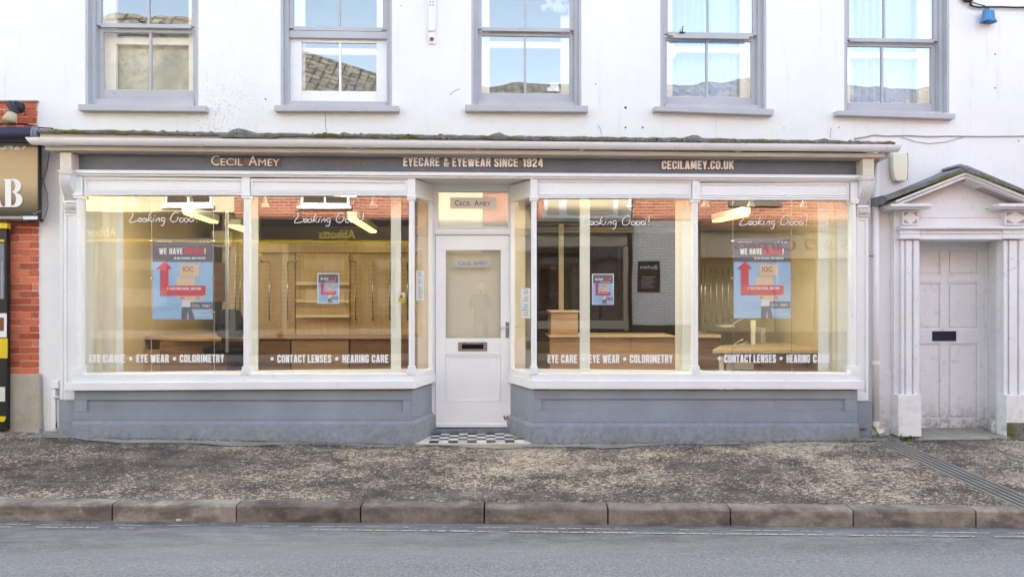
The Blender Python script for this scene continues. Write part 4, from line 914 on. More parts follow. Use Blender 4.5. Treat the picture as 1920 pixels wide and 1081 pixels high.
# threshold and chequered tiles
m = MB(); zt_ = ground(885, 812, 0).z+.004; xa_, xb_ = X(812, RB-.02), X(957, RB-.02); m.box(xa_-.01, xb_+.02, RB-.06, RB+.11, -.06, at(885, 802.5, RB).z); obj('threshold', m, 'slate', shop, bevel=.006)
tf = thing('tiled_threshold', 'black and white chequered tile strip in front of the door', 'tiled floor', (X(885,.2), .22, 0))
ft = .012
m = MB(); a = splay_pt('L',0,.0); b = splay_pt('R',0,.0); m.prism([(a.x+.03,-.045,-.1),(b.x-.03,-.045,-.1),(SA['R'][1]-.03,RB-.05,-.1),(SA['L'][1]+.03,RB-.05,-.1)], (0,0,.1+ft-.004)); obj('mortar_bed', m, 'mortar', tf)
tw, td = .098, .092; tmesh = {}
for nm, mt in (('w', 'tile_w'), ('b', 'tile_b')):
    m = MB(); m.box(-tw/2+.002, tw/2-.002, -td/2+.002, td/2-.002, -.01, .006)
    me = bpy.data.meshes.new('tile_'+nm); me.from_pydata([tuple(v) for v in m.v], [], m.f); me.materials.append(M[mt]); tmesh[nm] = me
for r in range(5):
    y = -.045+td/2+r*td+.012; t_ = max(0, y)/RB; xL = SA['L'][0]+(SA['L'][1]-SA['L'][0])*t_+.06; xR = SA['R'][0]+(SA['R'][1]-SA['R'][0])*t_-.06
    x = X(885)-tw*8; c = 0
    while x < xR+.1:
        if xL+tw*.35 < x < xR-tw*.35:
            o = bpy.data.objects.new('tile', tmesh['w' if (c+r) % 2 else 'b']); COL.objects.link(o); o.parent = tf
            o.location = Vector((x, y, ft+random.uniform(-.0015,.0015)))-tf.location; o.rotation_euler = (random.uniform(-.01,.01), random.uniform(-.01,.01), random.uniform(-.01,.01))
        x += tw; c += 1

# ------------------------------------------------------------ pedimented doorcase on the right
dc = thing('pedimented_doorcase', 'pale lilac-white classical doorcase with mossy pediment and six-panelled door', 'doorway', at(1800, 808, WY))
PY = .10
DL = .52
m = MB(); frame_ring(m, 1719, 1849.5, 452, 807, DL, .05, 4, 15, 16, 22)
# stiles and rails of the six-panelled door
m.pb(1764.5, 1777, 468, 785, DL, .05); m.pb(1723, 1764.5, 516.5, 529, DL, .05); m.pb(1777, 1834.5, 516.5, 529, DL, .05)
m.pb(1723, 1764.5, 618, 643, DL, .05); m.pb(1777, 1834.5, 618, 643, DL, .05)
pdoor = obj('door', m, 'case', dc, bevel=.003, label='six-panelled door with dark letterbox')
for (a_, b_) in ((1722.5, 1764.5), (1777, 1834.5)):
    for (c_, d_) in ((468, 516.5), (529, 618), (643, 785)):
        m = MB(); m.pb(a_, b_, c_, d_, DL+.022, .02); m.pb(a_+(4 if a_ > 1750 else 0), b_-4.5, c_+5, d_-5.5, DL+.012, .012); obj('door_panel', m, 'case', pdoor, bevel=.004)
        m = MB(); frame_ring(m, a_-.6, b_+.6, c_-.6, d_+.6, DL+.006, .02, 3.2, 3.2, 2.8, 2.8); obj('panel_moulding', m, 'case', pdoor, bevel=.004)
m = MB(); frame_ring(m, 1748.5, 1793, 620.5, 639, DL-.008, .01, 2, 2, 2, 2); m.pb(1750.5, 1791, 622.5, 637, DL-.003, .004); obj('letterbox', m, 'navy', pdoor, bevel=.001)
m = MB(); m.pb(1849.5, 1853, 452, 812, DL-.02, .06); obj('door_jamb', m, 'case', dc, bevel=.003)
# timber reveal on the right, lintel soffit and reveal skirting
xr_ = X(1884, PY)
xdr = X(1853, DL); m = MB(); m.prism([(xdr, DL, -.1), (xr_+.0, PY+.05, -.1), (xr_+.0, PY+.05, Z(1884,449,PY)), (xdr, DL, Z(1884,449,PY))], (.04, 0.0, 0)); obj('door_reveal', m, 'case', dc)
m = MB(); a = Vector((xdr-.035, DL-.03, 0)); b = Vector((xr_-.075, PY+.10, 0)); m.prism([a+Vector((0,0,-.03)), b+Vector((0,0,-.03)), b+Vector((0,0,.15)), a+Vector((0,0,.15))], (.05, 0, 0)); m.prism([a+Vector((-.006,0,.125)), b+Vector((-.006,0,.125)), b+Vector((-.006,0,.15)), a+Vector((-.006,0,.15))], (.02,0,0)); obj('reveal_skirting', m, 'case', dc, bevel=.004)
B('soffit_board', 'case', dc, 1716, 1886, 444, 449.5, PY+.05, .5)
B('frame_head', 'case', dc, 1716, 1853, 449, 453.5, DL-.01, .06)
# fluted pilasters, plinths
for (xa, xb, px0, px1, yb, lab) in ((1690, 1724, 1684.5, 1728, 818, ''), (1882, 1925, 1887, 1937, 820, '')):
    m = MB(); m.pb(xa, xb, 449, 741, PY+.02, .12); pil = obj('pilaster', m, 'case', dc, bevel=.003)
    for f0, f1 in ((0, .19), (.25, .60), (.68, 1.0)):
        m = MB(); a_ = xa+(xb-xa)*f0; b_ = xa+(xb-xa)*f1; m.pb(a_+.3, b_-.3, 450, 740, PY-.004, .024); obj('reed', m, 'case', pil, bevel=.010, seg=3)
    m = MB(); m.pb(px0, px1, 740, yb, PY-.06, .16); obj('pilaster_plinth', m, 'render', dc, bevel=.006)
    m = MB(); m.pb(xa+2.5, xb-1.5, 394, 422, PY-.03, .14); ros = obj('frieze_block', m, 'case', dc, bevel=.002)
    cx_, cy_ = (xa+2.5+xb-1.5)/2, 408; m = MB(); hw, hh = (xb-xa-4)/2-3.2, 10.5
    for sx_ in (-1, 1):
        for sy_ in (-1, 1):
            tri = [(cx_+sx_*hw, cy_+sy_*hh), (cx_+sx_*2.5, cy_+sy_*hh), (cx_+sx_*hw, cy_+sy_*2.5)]
            m.prism([at(x, y, PY-.032) for x, y in tri], (0, .0015, 0))
    obj('diamond_recess', m, 'taupe', ros)
    m = MB(); m.pb(xa-1.5, xb+1, 430, 438, PY-.02, .13); m.pb(xa-2, xb+1.5, 438.5, 447.5, PY-.045, .15); obj('pilaster_cap', m, 'case', dc, bevel=.003)
m = MB(); m.pb(1688, 1960, 423.5, 430, PY-.05, .16); m.pb(1688.5, 1960, 425.5, 428, PY-.065, .02); obj('architrave_bead', m, 'case', dc, bevel=.003)
m = MB(); m.pb(1725.5, 1881, 431, 438.5, PY-.005, .12); m.pb(1725.5, 1881, 439.5, 448.5, PY-.03, .14); obj('lintel', m, 'case', dc, bevel=.003)
# tympanum, raking cornice
AP = (1812, 338); m = MB(); m.pp([(1687, 423.5), (1687, 384), AP, (1937, 384), (1937, 423.5)], PY+.02, .12); obj('tympanum', m, 'case', dc)
B('tympanum_joint', 'taupe', dc, 1724, 1884, 408, 408.8, PY+.0185, .001)
for lr in (0, 1):
    mir = (lambda x: x) if lr == 0 else (lambda x: 2*1812-x)
    def rake(name, mat, lo0, hi0, lo1, hi1, Y, dep, bev=.003, x0=1681, x1=1812):
        m = MB(); m.pp([(mir(x0), lo0), (mir(x1), lo1), (mir(x1), hi1), (mir(x0), hi0)], Y, dep); return obj(name, m, mat, dc, bevel=bev)
    rake('raking_fillet', 'taupe', 389, 381, 338, 331, -.02, .14, x0=1690)
    rake('raking_cornice', 'case', 385.5, 380.5, 333.5, 327.5, -.09, .3, x0=1682)
    rake('raking_cornice', 'case', 380, 375.5, 327, 321.5, -.12, .33, x0=1680)
    rake('raking_roof', 'moss', 377, 370, 321, 315.5, -.15, .37, .004, x0=1662)
    m = MB(); m.pp([(mir(1657), 383), (mir(1657), 366), (mir(1690), 360), (mir(1812), 309), (mir(1812), 315.4), (mir(1665), 376)], -.10, .32); obj('flashing', m, 'slate', dc, bevel=.006)
    m = MB()
    for px in (1690, 1735, 1782): p = at(mir(px), 361-(px-1690)*.40, -.105); m.sphere(p, .010, 7)
    obj('flashing_nail', m, 'greycable', dc)
    m = MB(); x0c, x1c = (1671, 1748) if lr == 0 else (1873, 1960); m.pb(x0c, x1c, 381, 387, -.10, .32); m.pb(x0c+2, x1c-3, 387.3, 391, -.06, .28); obj('cornice_return', m, 'case', dc, bevel=.004)
m = MB(); m.pp([(1796, 312), (1800, 307), (1806, 308), (1812, 311), (1822, 315), (1812, 317)], -.11, .3); obj('flashing_cap', m, 'slate', dc, bevel=.006)
m = MB(); xs0, xs1 = X(1728, 0), X(1893, 0); m.box(xs0, xs1, -.03, DL+.05, -.12, .018); obj('door_step', m, 'concrete', dc, bevel=.02)
m = MB(); m.pb(1676.5, 1690, 372, 745, .14, .08); obj('case_side', m, 'case', dc, bevel=.003)
B('mossy_foot', 'moss', dc, 1888, 1937.5, 792, 821, PY-.0625, .16)
B('door_backing', 'taupe', dc, 1712, 1892, 440, 830, DL+.055, .05)
# rendered plinth between downpipe and doorcase
pl = B('wall_plinth', 'case', None, 1648, 1680, 695, 822, WY-.03, .028, bevel=.004); tag(pl, 'pale grey painted wall foot between downpipe and doorcase', 'wall foot')

# ------------------------------------------------------------ neighbour at the left edge
nb = thing('brick_shop', 'red brick takeaway shop cut by the left edge with a black and gold sign', 'shop', (X(40,.2), .2, .15))
NY = .205
BX0, BX1 = X(13, NY), X(72, NY); m = MB(); m.box(X(-420,NY), X(72,WY)-.001, NY+.008, .5, -.2, Z(72, 188, NY)); obj('mortar_wall', m, 'mortar', nb)
bmesh_cache = {}
def brick_at(x0, x1, z0, z1, Y=.203):
    key = (round(x1-x0, 2), round(z1-z0, 3)); w2, h2 = key[0]/2, key[1]/2
    if key not in bmesh_cache:
        m = MB(); n = 0; c = .004; random.seed(hash(key) & 255)
        pts = [(-w2+c,-h2),(w2-c,-h2),(w2,-h2+c),(w2,h2-c),(w2-c,h2),(-w2+c,h2),(-w2,h2-c),(-w2,-h2+c)]
        pts = [(x+random.uniform(-.0025,.0025), z+random.uniform(-.002,.002)) for x, z in pts]
        m.prism([(x,0,z) for x, z in pts], (0,.05,0))
        me = bpy.data.meshes.new('brick'); me.from_pydata([tuple(v) for v in m.v], [], m.f); me.materials.append(M['brick']); bmesh_cache[key] = me
    o = bpy.data.objects.new('brick', bmesh_cache[key]); COL.objects.link(o); o.parent = nb
    o.location = Vector(((x0+x1)/2, Y+random.uniform(-.004,.004), (z0+z1)/2))-nb.location; o.rotation_euler = (0, random.uniform(-.006,.006), 0)
ztop_, zbot_ = Z(40, 413, NY), Z(40, 702, NY); nrow = 22; rh = (ztop_-zbot_)/nrow
for r in range(nrow):
    z0 = zbot_+r*rh+.005; z1 = z0+rh-.013; W = BX1-BX0
    cut = (.62+random.uniform(-.06,.06)) if r % 2 == 0 else (.40+random.uniform(-.04,.04))
    if r % 2 == 0: cut = .80 if r % 4 == 0 else .76
    xm = BX0+W*cut; brick_at(BX0, xm-.005, z0, z1); brick_at(xm+.005, BX1-.004, z0, z1)
zt2, zb2 = Z(40, 191, NY), Z(40, 246, NY); nrow = 4; rh = (zt2-zb2)/nrow; Xl = X(-60, NY); BXu = X(69, NY)
for r in range(nrow+1):
    z0 = zb2+(r-1)*rh+.005; z1 = z0+rh-.013; x = BXu-.004; first = True; off = r % 2
    while x > Xl:
        w_ = (.215 if (off == 0) else .105) if first else .215
        if first and off: w_ = .105
        brick_at(max(x-w_, Xl-.2), x, z0, z1); x -= w_+.010; first = False
B('coping_strip', 'slate', nb, -300, 70, 188, 191.3, .185, .03, bevel=.003)
m = MB(); m.pp([(13,701),(73,701),(75,720),(75,775),(77,808),(77,830),(8,830),(11,770)], .165, .08); obj('stone_plinth', m, 'plinth', nb, bevel=.012, seg=3)
m = MB(); c = at(40, 252, -.10); m.cyl((X(-400,-.1), -.10, c.z), (X(70,-.10), -.10, c.z), .075, n=20); m.box(X(-400,-.1), X(71,-.1), -.06, .12, c.z-.09, c.z+.055); obj('shutter_box', m, 'navy', nb, smooth=False)
m = MB(); c2 = Vector((X(66,-.1), -.10, c.z)); m.cyl(c2, c2+Vector((.045,0,0)), .085, .06, 16); obj('shutter_end', m, 'slate', nb)
# gradient sign
N = NT('gold_black_sign'); v = N.n('ShaderNodeNewGeometry'); sp = N.n('ShaderNodeSeparateXYZ'); N.l(v.outputs['Position'], sp.inputs[0])
mr = N.n('ShaderNodeMapRange'); N.l(sp.outputs[2], mr.inputs[0]); mr.inputs[1].default_value = Z(36, 400, .03); mr.inputs[2].default_value = Z(36, 345, .03)
gc = ramp(N, mr.outputs[0], 0.0, 1.0, (0.012,0.010,0.014), (0.50,0.37,0.20)); finish(N, gc, 0.3); M['sign'] = N.m
sg = thing('takeaway_sign', 'gold to black shop sign with large white letters at the left edge', 'sign', at(36, 410, .03))
B('sign_panel', 'sign', sg, -420, 70.5, 268, 404, .03, .05, bevel=.002); B('sign_trim', 'taupe', sg, -420, 42, 405, 410, .035, .05); B('sign_label', 'paper', sg, 43, 70.5, 405, 411, .03, .05); B('sign_edge', 'black', sg, 70.5, 72.3, 262, 411, .028, .055)
m = MB(); text_on(m, "85429", -12, 50, 265, 280.5, .022, .03, dep=.008, space=1.0); obj('phone_number', m, 'white_print', sg, label='white lettering reading 85429')
m = MB()   # heavy serif B, cut shape
def arc(cx, cy, rx, ry, a0, a1, n=10): return [(cx+rx*math.cos(R(a0+(a1-a0)*k/n)), cy-ry*math.sin(R(a0+(a1-a0)*k/n))) for k in range(n+1)]
def bandp(outer, inner):
    for a, b, c, d in zip(outer, outer[1:], inner[1:], inner):
        m.prism([at(*p, .02) for p in (a, b, c, d)], (0, .008, 0))
m.pp([(6,337),(9,335.5),(20.6,335.5),(20.6,388),(7,388),(9,386),(9.6,384),(9.6,340),(9,338.5)], .02, .008)
bandp([(20.7,335.5)]+arc(27,348.5,12.5,13,90,-78,12)+[(29,361.2)], [(20.7,338.5)]+arc(24,348.5,4.5,9.8,90,-78,12)+[(22,358.6)])
bandp([(29,361.2)]+arc(27.5,374.6,14.5,13.4,88,-90,12)+[(20.7,388)], [(22,358.7)]+arc(23.5,373,6.5,12,88,-90,12)+[(20.7,385.2)])
obj('letter_b', m, 'white_print', sg, label='large white serif letter B')
m = MB(); m.pp([(-38,388),(-38,386),(-34,385),(-20,335),(-12,335),(2,384),(5,386),(6.5,388),(-11,388),(-11,386),(-8,385),(-11,372),(-24,372),(-27,385),(-24,386),(-24,388)], .02, .008); obj('letter_a', m, 'white_print', sg)
m = MB(); m.tube([at(x, y, .02) for x, y in ((62,399),(66,402),(70,398),(76,396))], .004); obj('sign_tick', m, 'greycable', sg)
# dark takeaway door edge with coloured stickers
ed = thing('takeaway_window', 'black window frame edge with yellow bands cut by the left edge', 'window', at(3, 800, .12))
B('frame', 'black', ed, -300, 12.5, 430, 806, .10, .06, bevel=.004)
B('yellow_band', 'yellow', ed, -300, 13, 418, 428, .075, .06); B('yellow_strip', 'yellow', ed, -300, 8, 449, 453, .094, .008); B('grey_pane', 'slate', ed, -300, 8, 456, 560, .094, .004)
B('menu_picture', 'paper', ed, -60, 12, 587, 632, .092, .006); B('food_photo', 'rust', ed, -60, 7, 595, 620, .090, .003); B('yellow_panel', 'yellow', ed, -300, 13.5, 634, 671, .088, .01)
B('white_panel', 'litterm', ed, -300, 9, 725, 752, .092, .006); B('yellow_foot', 'yellow', ed, -300, 10, 780, 790, .085, .01); B('grey_post', 'greycable', ed, 2, 5, 490, 560, .088, .006)
m = MB(); m.tube([at(x, y, .06) for x, y in ((0,799),(4,797),(8,792),(12,785))], .008); tag(obj('black_hose', m, 'black'), 'short black hose on the ground at the left edge', 'hose')
# spotlight over the sign
sl = thing('sign_spotlight', 'black swan-neck spotlight with brassy shade above the takeaway sign', 'spotlight', at(36, 203, .1))
m = MB(); p = at(36, 202, .12); m.cyl(p, p+Vector((0,-.06,0)), .062, .055, 20); m.sphere(p+Vector((0,-.06,0)), .055, 14, sy=.6); obj('wall_boss', m, 'black', sl, smooth=True)
m = MB(); m.tube([p+Vector((0,-.06,0)), p+Vector((-.02,-.11,.005)), at(27,208,-.02), at(22,216,-.04)], .04, 12); obj('neck', m, 'black', sl, smooth=True)
m = MB(); q0 = at(23, 213, -.04); q1 = at(17, 229, -.07); m.cyl(q0, q1, .045, .068, 20); obj('shade', m, paint('brassy_shade', (0.62,0.53,0.36), 0.35, 0.25, (0.25,0.2,0.12), 0.6), sl, smooth=True)
m = MB(); m.tube([at(x, y, .02) for x, y in ((-40,236),(0,234),(8,233),(20,235),(34,232),(50,233),(62,236),(72,239),(82,240),(100,241))], .007); m.tube([at(x, y, .03) for x, y in ((-40,232),(0,231),(20,233),(30,233.5),(40,233),(55,235),(68,237))], .006)
tag(obj('black_cable', m, 'black', smooth=True), 'black cable drooping across the brickwork under the spotlight', 'cable')
for nm, pts in (('loop_cable', ((93,272),(92,290),(88,315),(81,340),(75,358),(74,380),(73.5,395))), ('loop_cable', ((72,305),(75,325),(83,345),(89,365),(90,385),(86,403),(82,412),(78,415)))):
    m = MB(); m.tube([at(x, y, WY-.012) for x, y in pts], .0055)
    tag(obj(nm, m, 'greycable', smooth=True), 'grey cable curving down the white strip from the gutter to the sign' if pts[0][0] == 93 else 'grey cable bowing outwards and back to the bottom corner of the sign', 'cable')
m = MB(); m.tube([at(x, y, .08) for x, y in ((80,413),(70,413),(55,414),(40,417),(28,422),(20,432),(15,442))], .007); m.sphere(at(78,413,.12), .02, 8)
tag(obj('black_cable', m, 'black', smooth=True), 'black cable curling over the top of the brick pier under the sign', 'cable')
# broken boxed pipe on the white strip
t = thing('pipe_casing', 'short chipped white pipe casing at the foot of the white strip', 'pipe casing', at(103, 805, .15))
B('casing', 'white', t, 95, 109, 713, 728, .14, .07, bevel=.008); B('lower_casing', 'white', t, 95.5, 104, 729, 804, .15, .06, bevel=.006); B('dark_gap', 'cable', t, 104.5, 107, 713, 803, .19, .02)
B('pipe', 'white', t, 107.2, 110, 748, 803, .15, .05, bevel=.006); m = MB(); m.sphere(at(107,744,.15), .03, 9, sx=1.3, sz=.6); obj('clip', m, 'cream', t); m = MB(); m.sphere(at(105.5,796,.17), .018, 8, sz=2); obj('rust_spot', m, 'rust', t)
m = MB()
for k in range(7): a_ = at(74+random.uniform(0,5), 806+random.uniform(-4,6), .02); m.tube([a_, at(73+random.uniform(-1,6), 815, -.05), at(72+random.uniform(-2,4), 824+random.uniform(-3,2), -.1)], .009)
tag(obj('black_rag', m, 'slate'), 'crumpled dark strip of flashing on the ground under the pipe casing', 'scrap')

# ------------------------------------------------------------ drain channel, weeds, litter
dr = thing('drainage_channel', 'ribbed iron drainage channel crossing the pavement from the downpipe to the kerb', 'drain', ground(1750, 880, -.02))
def pz(px, py):
    z = 0.0
    for _ in range(4): g = ground(px, py, z); z = pave_z(g.x, g.y)
    g.z = z; return g
P0, P1 = pz(1643, 829), pz(1922, 957); Q0, Q1 = pz(1686, 827), pz(1972, 950)
P0.y = max(P0.y, -.15)
for k in range(5):
    f = k/4*.86; wd_ = .07
    a = P0.lerp(Q0, f); b = P1.lerp(Q1, f); c = P1.lerp(Q1, f+wd_); d = P0.lerp(Q0, f+wd_)
    # follow the slope of the pavement in short lengths
    m = MB(); n = 10
    for j in range(n):
        q = [a.lerp(b, j/n), a.lerp(b, (j+1)/n), d.lerp(c, (j+1)/n), d.lerp(c, j/n)]
        m.prism([(p.x, p.y, pave_z(p.x, p.y)+.001) for p in q], (0, 0, .009))
    obj('rib', m, 'concrete', dr)
m = MB(); n = 14
for j in range(n):
    q = [P0.lerp(P1, j/n), P0.lerp(P1, (j+1)/n), Q0.lerp(Q1, (j+1)/n), Q0.lerp(Q1, j/n)]; m.face([(p.x, p.y, pave_z(p.x, p.y)+.005) for p in q])
obj('trough', m, 'ink', dr)
def weed(px, py, n, s, lab):
    g = pz(px, py); g.y = max(g.y, -.12); m = MB()
    for _ in range(n):
        a = random.uniform(0, 6.28); L_ = s*random.uniform(.5, 1); lean = random.uniform(.3, .9); w_ = L_*.16
        d = Vector((math.cos(a)*lean, math.sin(a)*lean*.6-.2, 1)).normalized(); sd_ = Vector((-math.sin(a), math.cos(a), 0)); b0 = g+Vector((random.uniform(-s,s)*.8, random.uniform(-.02,.02), 0)); p1 = b0+d*L_*.6; p2 = b0+d*L_+Vector((math.cos(a)*L_*.3, 0, -L_*.25))
        m.face([b0-sd_*w_*.3, b0+sd_*w_*.3, p1+sd_*w_, p1-sd_*w_]); m.face([p1-sd_*w_, p1+sd_*w_, p2])
    return tag(obj('weed', m, 'leaf'), lab, 'weed')
weed(1700, 826, 34, .09, 'small leafy green weed growing beside the ribbed drain'); weed(1592, 826, 8, .07, 'tiny weed at the right foot of the slate-blue base')
weed(477, 822, 7, .05, 'tiny weed in the joint at the middle of the left base')
m = MB()
for _ in range(950):  # moss cushions, made dense to paint a dark contact line at the base
    px = random.choice([random.uniform(150, 790), random.uniform(1000, 1600), random.uniform(470, 780), random.uniform(1640, 1730), random.uniform(1870, 1960), random.uniform(1540, 1600)])
    g = pz(px, 828 if px < 1600 else 826); y = -.055+random.uniform(-.03,.012) if px < 1620 else random.uniform(-.1, .16)
    if 1684 < px < 1728: y = random.uniform(-.1, .03)
    m.sphere((g.x, y, pave_z(g.x, y)+.005), random.uniform(.006,.018), 6, sx=1.6, sz=.6)
o = obj('moss', m, 'moss', kind='stuff'); o['label'] = 'moss along the foot of the shopfront and doorcase, thickened to stand in for contact shade'; o['category'] = 'moss'
def flat_litter(name, px, py, pts, mat, lab, cat):
    g = pz(px, py); m = MB(); z = .006
    m.prism([(g.x+x, g.y+y, g.z+z+random.uniform(0,.006)) for x, y in pts], (0, 0, .003)); tag(obj(name, m, mat), lab, cat)
flat_litter('fallen_leaf', 1727, 899, [(-.03,-.01),(-.01,-.03),(.02,-.02),(.035,.01),(.01,.03),(-.02,.02)], 'dryleaf', 'orange fallen leaf on the pavement near the ribbed drain', 'leaf')
def road_litter(name, px, py, pts, mat, lab, cat, th=.01):
    g = ground(px, py, -.135); z = kerb_z(g.x)-.119; g = ground(px, py, z); m = MB()
    m.prism([(g.x+x, g.y+y, z) for x, y in pts], (0, 0, th)); tag(obj(name, m, mat, bevel=.002), lab, cat)
road_litter('litter', 616, 976, [(-.07,-.01),(.07,-.012),(.075,.005),(-.07,.01)], 'rust', 'thin red-brown strip of litter in the gutter below the second kerb joint', 'litter')
road_litter('litter', 336, 975, [(-.018,-.015),(.02,-.01),(.015,.02),(-.02,.012)], 'litterm', 'white scrap of litter by the kerb on the left', 'litter', .016)
road_litter('litter', 77, 969, [(-.03,-.012),(.03,-.01),(.02,.012),(-.025,.01)], 'cream', 'pale stone lying against the kerb at the far left', 'stone', .02)
road_litter('litter', 1004, 979, [(-.035,-.012),(.04,-.01),(.025,.015),(-.03,.012)], 'litterm', 'crumpled white paper against the kerb in the middle', 'litter', .025)
m = MB()
for _ in range(700):
    px = random.uniform(-100, 2020); g = ground(px, random.uniform(970, 1000), -.14); z = kerb_z(g.x)-.119
    if g.y > kerbY(g.x)-.01: continue
    m.sphere((g.x, g.y, z), random.uniform(.002,.006), 5, sz=.6)
for _ in range(900):
    x = random.uniform(-6, 6); y = kerbY(x)+.14+abs(random.gauss(0, .12)); m.sphere((x, y, pave_z(x,y)+.001), random.uniform(.002,.007), 5, sz=.6)
o = obj('grit', m, 'concrete', kind='stuff'); o['label'] = 'loose grit along the kerb'; o['category'] = 'grit'

# ------------------------------------------------------------ posters and notices in the windows
def poster(x0, x1, y0, y1, Y, label, big=True, group=None):
    """window poster: pale blue sheet, grey header, red bent arrow, stacked boxes carried by a pair of legs"""
    W_, H_ = x1-x0, y1-y0
    fx = lambda u_: x0+W_*u_; fy = lambda v_: y0+H_*v_
    t = thing('window_poster' if big else 'small_poster', label, 'poster', at((x0+x1)/2, y1, Y), group)
    L = lambda k: Y-.0008*k
    if not big: B('border', 'paper', t, x0, x1, y0, y1, Y+.003, .003); x0 += W_*.05; x1 -= W_*.05; y0 += H_*.03; y1 -= H_*.03; W_, H_ = x1-x0, y1-y0; fx = lambda u_: x0+W_*u_; fy = lambda v_: y0+H_*v_
    B('sheet', 'pblue', t, x0, x1, y0, y1, Y, .002)
    def patch(name, mat, poly, k, lab=None):
        m = MB(); m.prism([at(fx(a), fy(b), L(k)) for a, b in poly], (0, .0006, 0)); return obj(name, m, mat, t, label=lab)
    patch('header', 'pgrey', [(0,0),(1,0),(1,.295),(0,.295)], 1)
    if big:
        m = MB(); text_on(m, "cecilamey.co.uk", fx(.06), fx(.32), fy(.035), fy(.055), L(2), .01, full=True); text_on(m, "f", fx(.78), fx(.80), fy(.035), fy(.055), L(2), .02); text_on(m, "t", fx(.84), fx(.87), fy(.035), fy(.055), L(2), .02); text_on(m, "in", fx(.90), fx(.94), fy(.035), fy(.055), L(2), .02); obj('small_lettering', m, 'white_print', t)
    m = MB(); text_cond(m, "WE HAVE", fx(.11), fx(.50), fy(.125), fy(.20), L(2)); text_cond(m, "!", fx(.86), fx(.88), fy(.125), fy(.20), L(2)); obj('headline', m, 'white_print', t)
    m = MB(); text_cond(m, "MOVED", fx(.53), fx(.845), fy(.125), fy(.20), L(2)); obj('headline_word', m, 'red', t, label='red word MOVED')
    m = MB(); text_cond(m, "IN OUR SPACIOUS, NEW PRACTICE", fx(.36), fx(.88), fy(.235), fy(.262), L(2)); obj('subheading', m, 'white_print', t)
    patch('box_print', 'ppeach', [(.45,.325),(.77,.325),(.77,.47),(.45,.47)], 3, 'upper carried box'); patch('box_print', 'ppeach', [(.40,.485),(.70,.485),(.70,.58),(.40,.58)], 3, 'lower carried box')
    patch('box_print', 'ppeach', [(.42,.69),(.84,.69),(.84,.745),(.66,.775),(.50,.765),(.42,.735)], 3)
    patch('shirt_print', 'paper', [(.50,.765),(.70,.765),(.62,.85),(.48,.85)], 2)
    patch('trousers_print', 'pgrey', [(.48,.85),(.64,.85),(.70,1),(.605,1),(.59,.90),(.565,1),(.48,1)], 2)
    for q in (.45, .71): patch('hand_print', 'skin_print', [(q,.735),(q+.04,.72),(q+.09,.735),(q+.07,.755),(q+.02,.755)], 4)
    patch('arrow_shadow', 'inkblue', [(.045,.385),(.20,.30),(.31,.385),(.245,.39),(.245,.60),(.87,.60),(.84,.715),(.12,.715),(.12,.39)], 4)
    patch('arrow', 'red', [(.065,.375),(.20,.285),(.32,.375),(.262,.38),(.262,.588),(.88,.588),(.88,.705),(.135,.705),(.135,.38)], 5, 'red bent arrow pointing up')
    m = MB(); text_cond(m, "4 THETFORD ROAD, WATTON", fx(.24), fx(.80), fy(.608), fy(.64), L(7)); obj('address_lettering', m, 'white_print', t)
    m = MB(); text_on(m, "IOC", fx(.505), fx(.68), fy(.355), fy(.415), L(6), .0); obj('box_lettering', m, 'ink', t)
    m = MB()
    for j, s_ in enumerate(("We look forward to welcoming", "existing and new patients to", "the newly refurbished town", "Hearing Care.")): text_on(m, s_, fx(.12), fx((.48,.44,.43,.32)[j]), fy(.805+j*.032), fy(.820+j*.032), L(2), .0, full=True)
    obj('body_lettering', m, 'inkblue', t)
    patch('name_band', 'pgrey', [(.63,.79),(1,.79),(1,.875),(.63,.875)], 5)
    m = MB(); text_on(m, "C", fx(.655), fx(.695), fy(.812), fy(.85), L(6), .01); text_on(m, "ECIL", fx(.70), fx(.79), fy(.82), fy(.85), L(6), .01); text_on(m, "A", fx(.82), fx(.86), fy(.812), fy(.85), L(6), .01); text_on(m, "MEY", fx(.865), fx(.965), fy(.82), fy(.85), L(6), .01); obj('name_lettering', m, 'white_print', t)
    m = MB(); text_on(m, "Looking Good!", fx(.68), fx(.94), fy(.89), fy(.92), L(6), .01, shear=.3, full=True); text_on(m, "Feeling Good!", fx(.72), fx(.96), fy(.932), fy(.965), L(6), .01, shear=.3, full=True); obj('strapline', m, 'white_print', t)
    return t
PYW = .16
p_ = poster(286, 399, 446, 598, PYW, 'large blue poster with a red arrow hanging in the leftmost shop window', group='window posters')
p_ = poster(1376, 1482, 447, 596, PYW, 'large blue poster with a red arrow hanging in the rightmost shop window', group='window posters')
def wires(pts, lab):
    t = thing('poster_wires', lab, 'wires', at(pts[0][0], 700, PYW+.01))
    for (a_, b_) in pts:
        m = MB(); m.tube([at(a_, 372, PYW+.012), at(a_, 445, PYW+.012), at(b_, 698, PYW+.012)], .0022, 5); w_ = obj('wire', m, 'chrome', t)
        for y in (452, 522, 585): 
            m = MB(); q = at(a_, y, PYW+.004); m.cyl(q+Vector((-.02,0,0)), q+Vector((.02,0,0)), .006, n=8); obj('wire_clip', m, 'chrome', w_)
    m = MB(); [m.cyl(at(b_, 697, PYW+.012), at(b_, 692, PYW+.012), .006, n=8) for a_, b_ in pts]; obj('wire_foot', m, 'chrome', t, kind=None)
wires([(284.5, 284), (400.5, 402)], 'pair of thin steel wires carrying the poster in the leftmost window')
wires([(1374, 1374), (1483.5, 1484.5)], 'pair of thin steel wires carrying the poster in the rightmost window')
poster(595, 636, 512, 569, .06, 'small blue moving notice stuck in the second shop window from the left', False, 'small notices on the glass')
poster(1110, 1151, 513, 571, .06, 'small blue moving notice stuck in the third shop window from the left', False, 'small notices on the glass')
t = thing('hazard_sticker', 'small white and yellow warning sticker at the right of the second window', 'sticker', at(753, 567, .05))
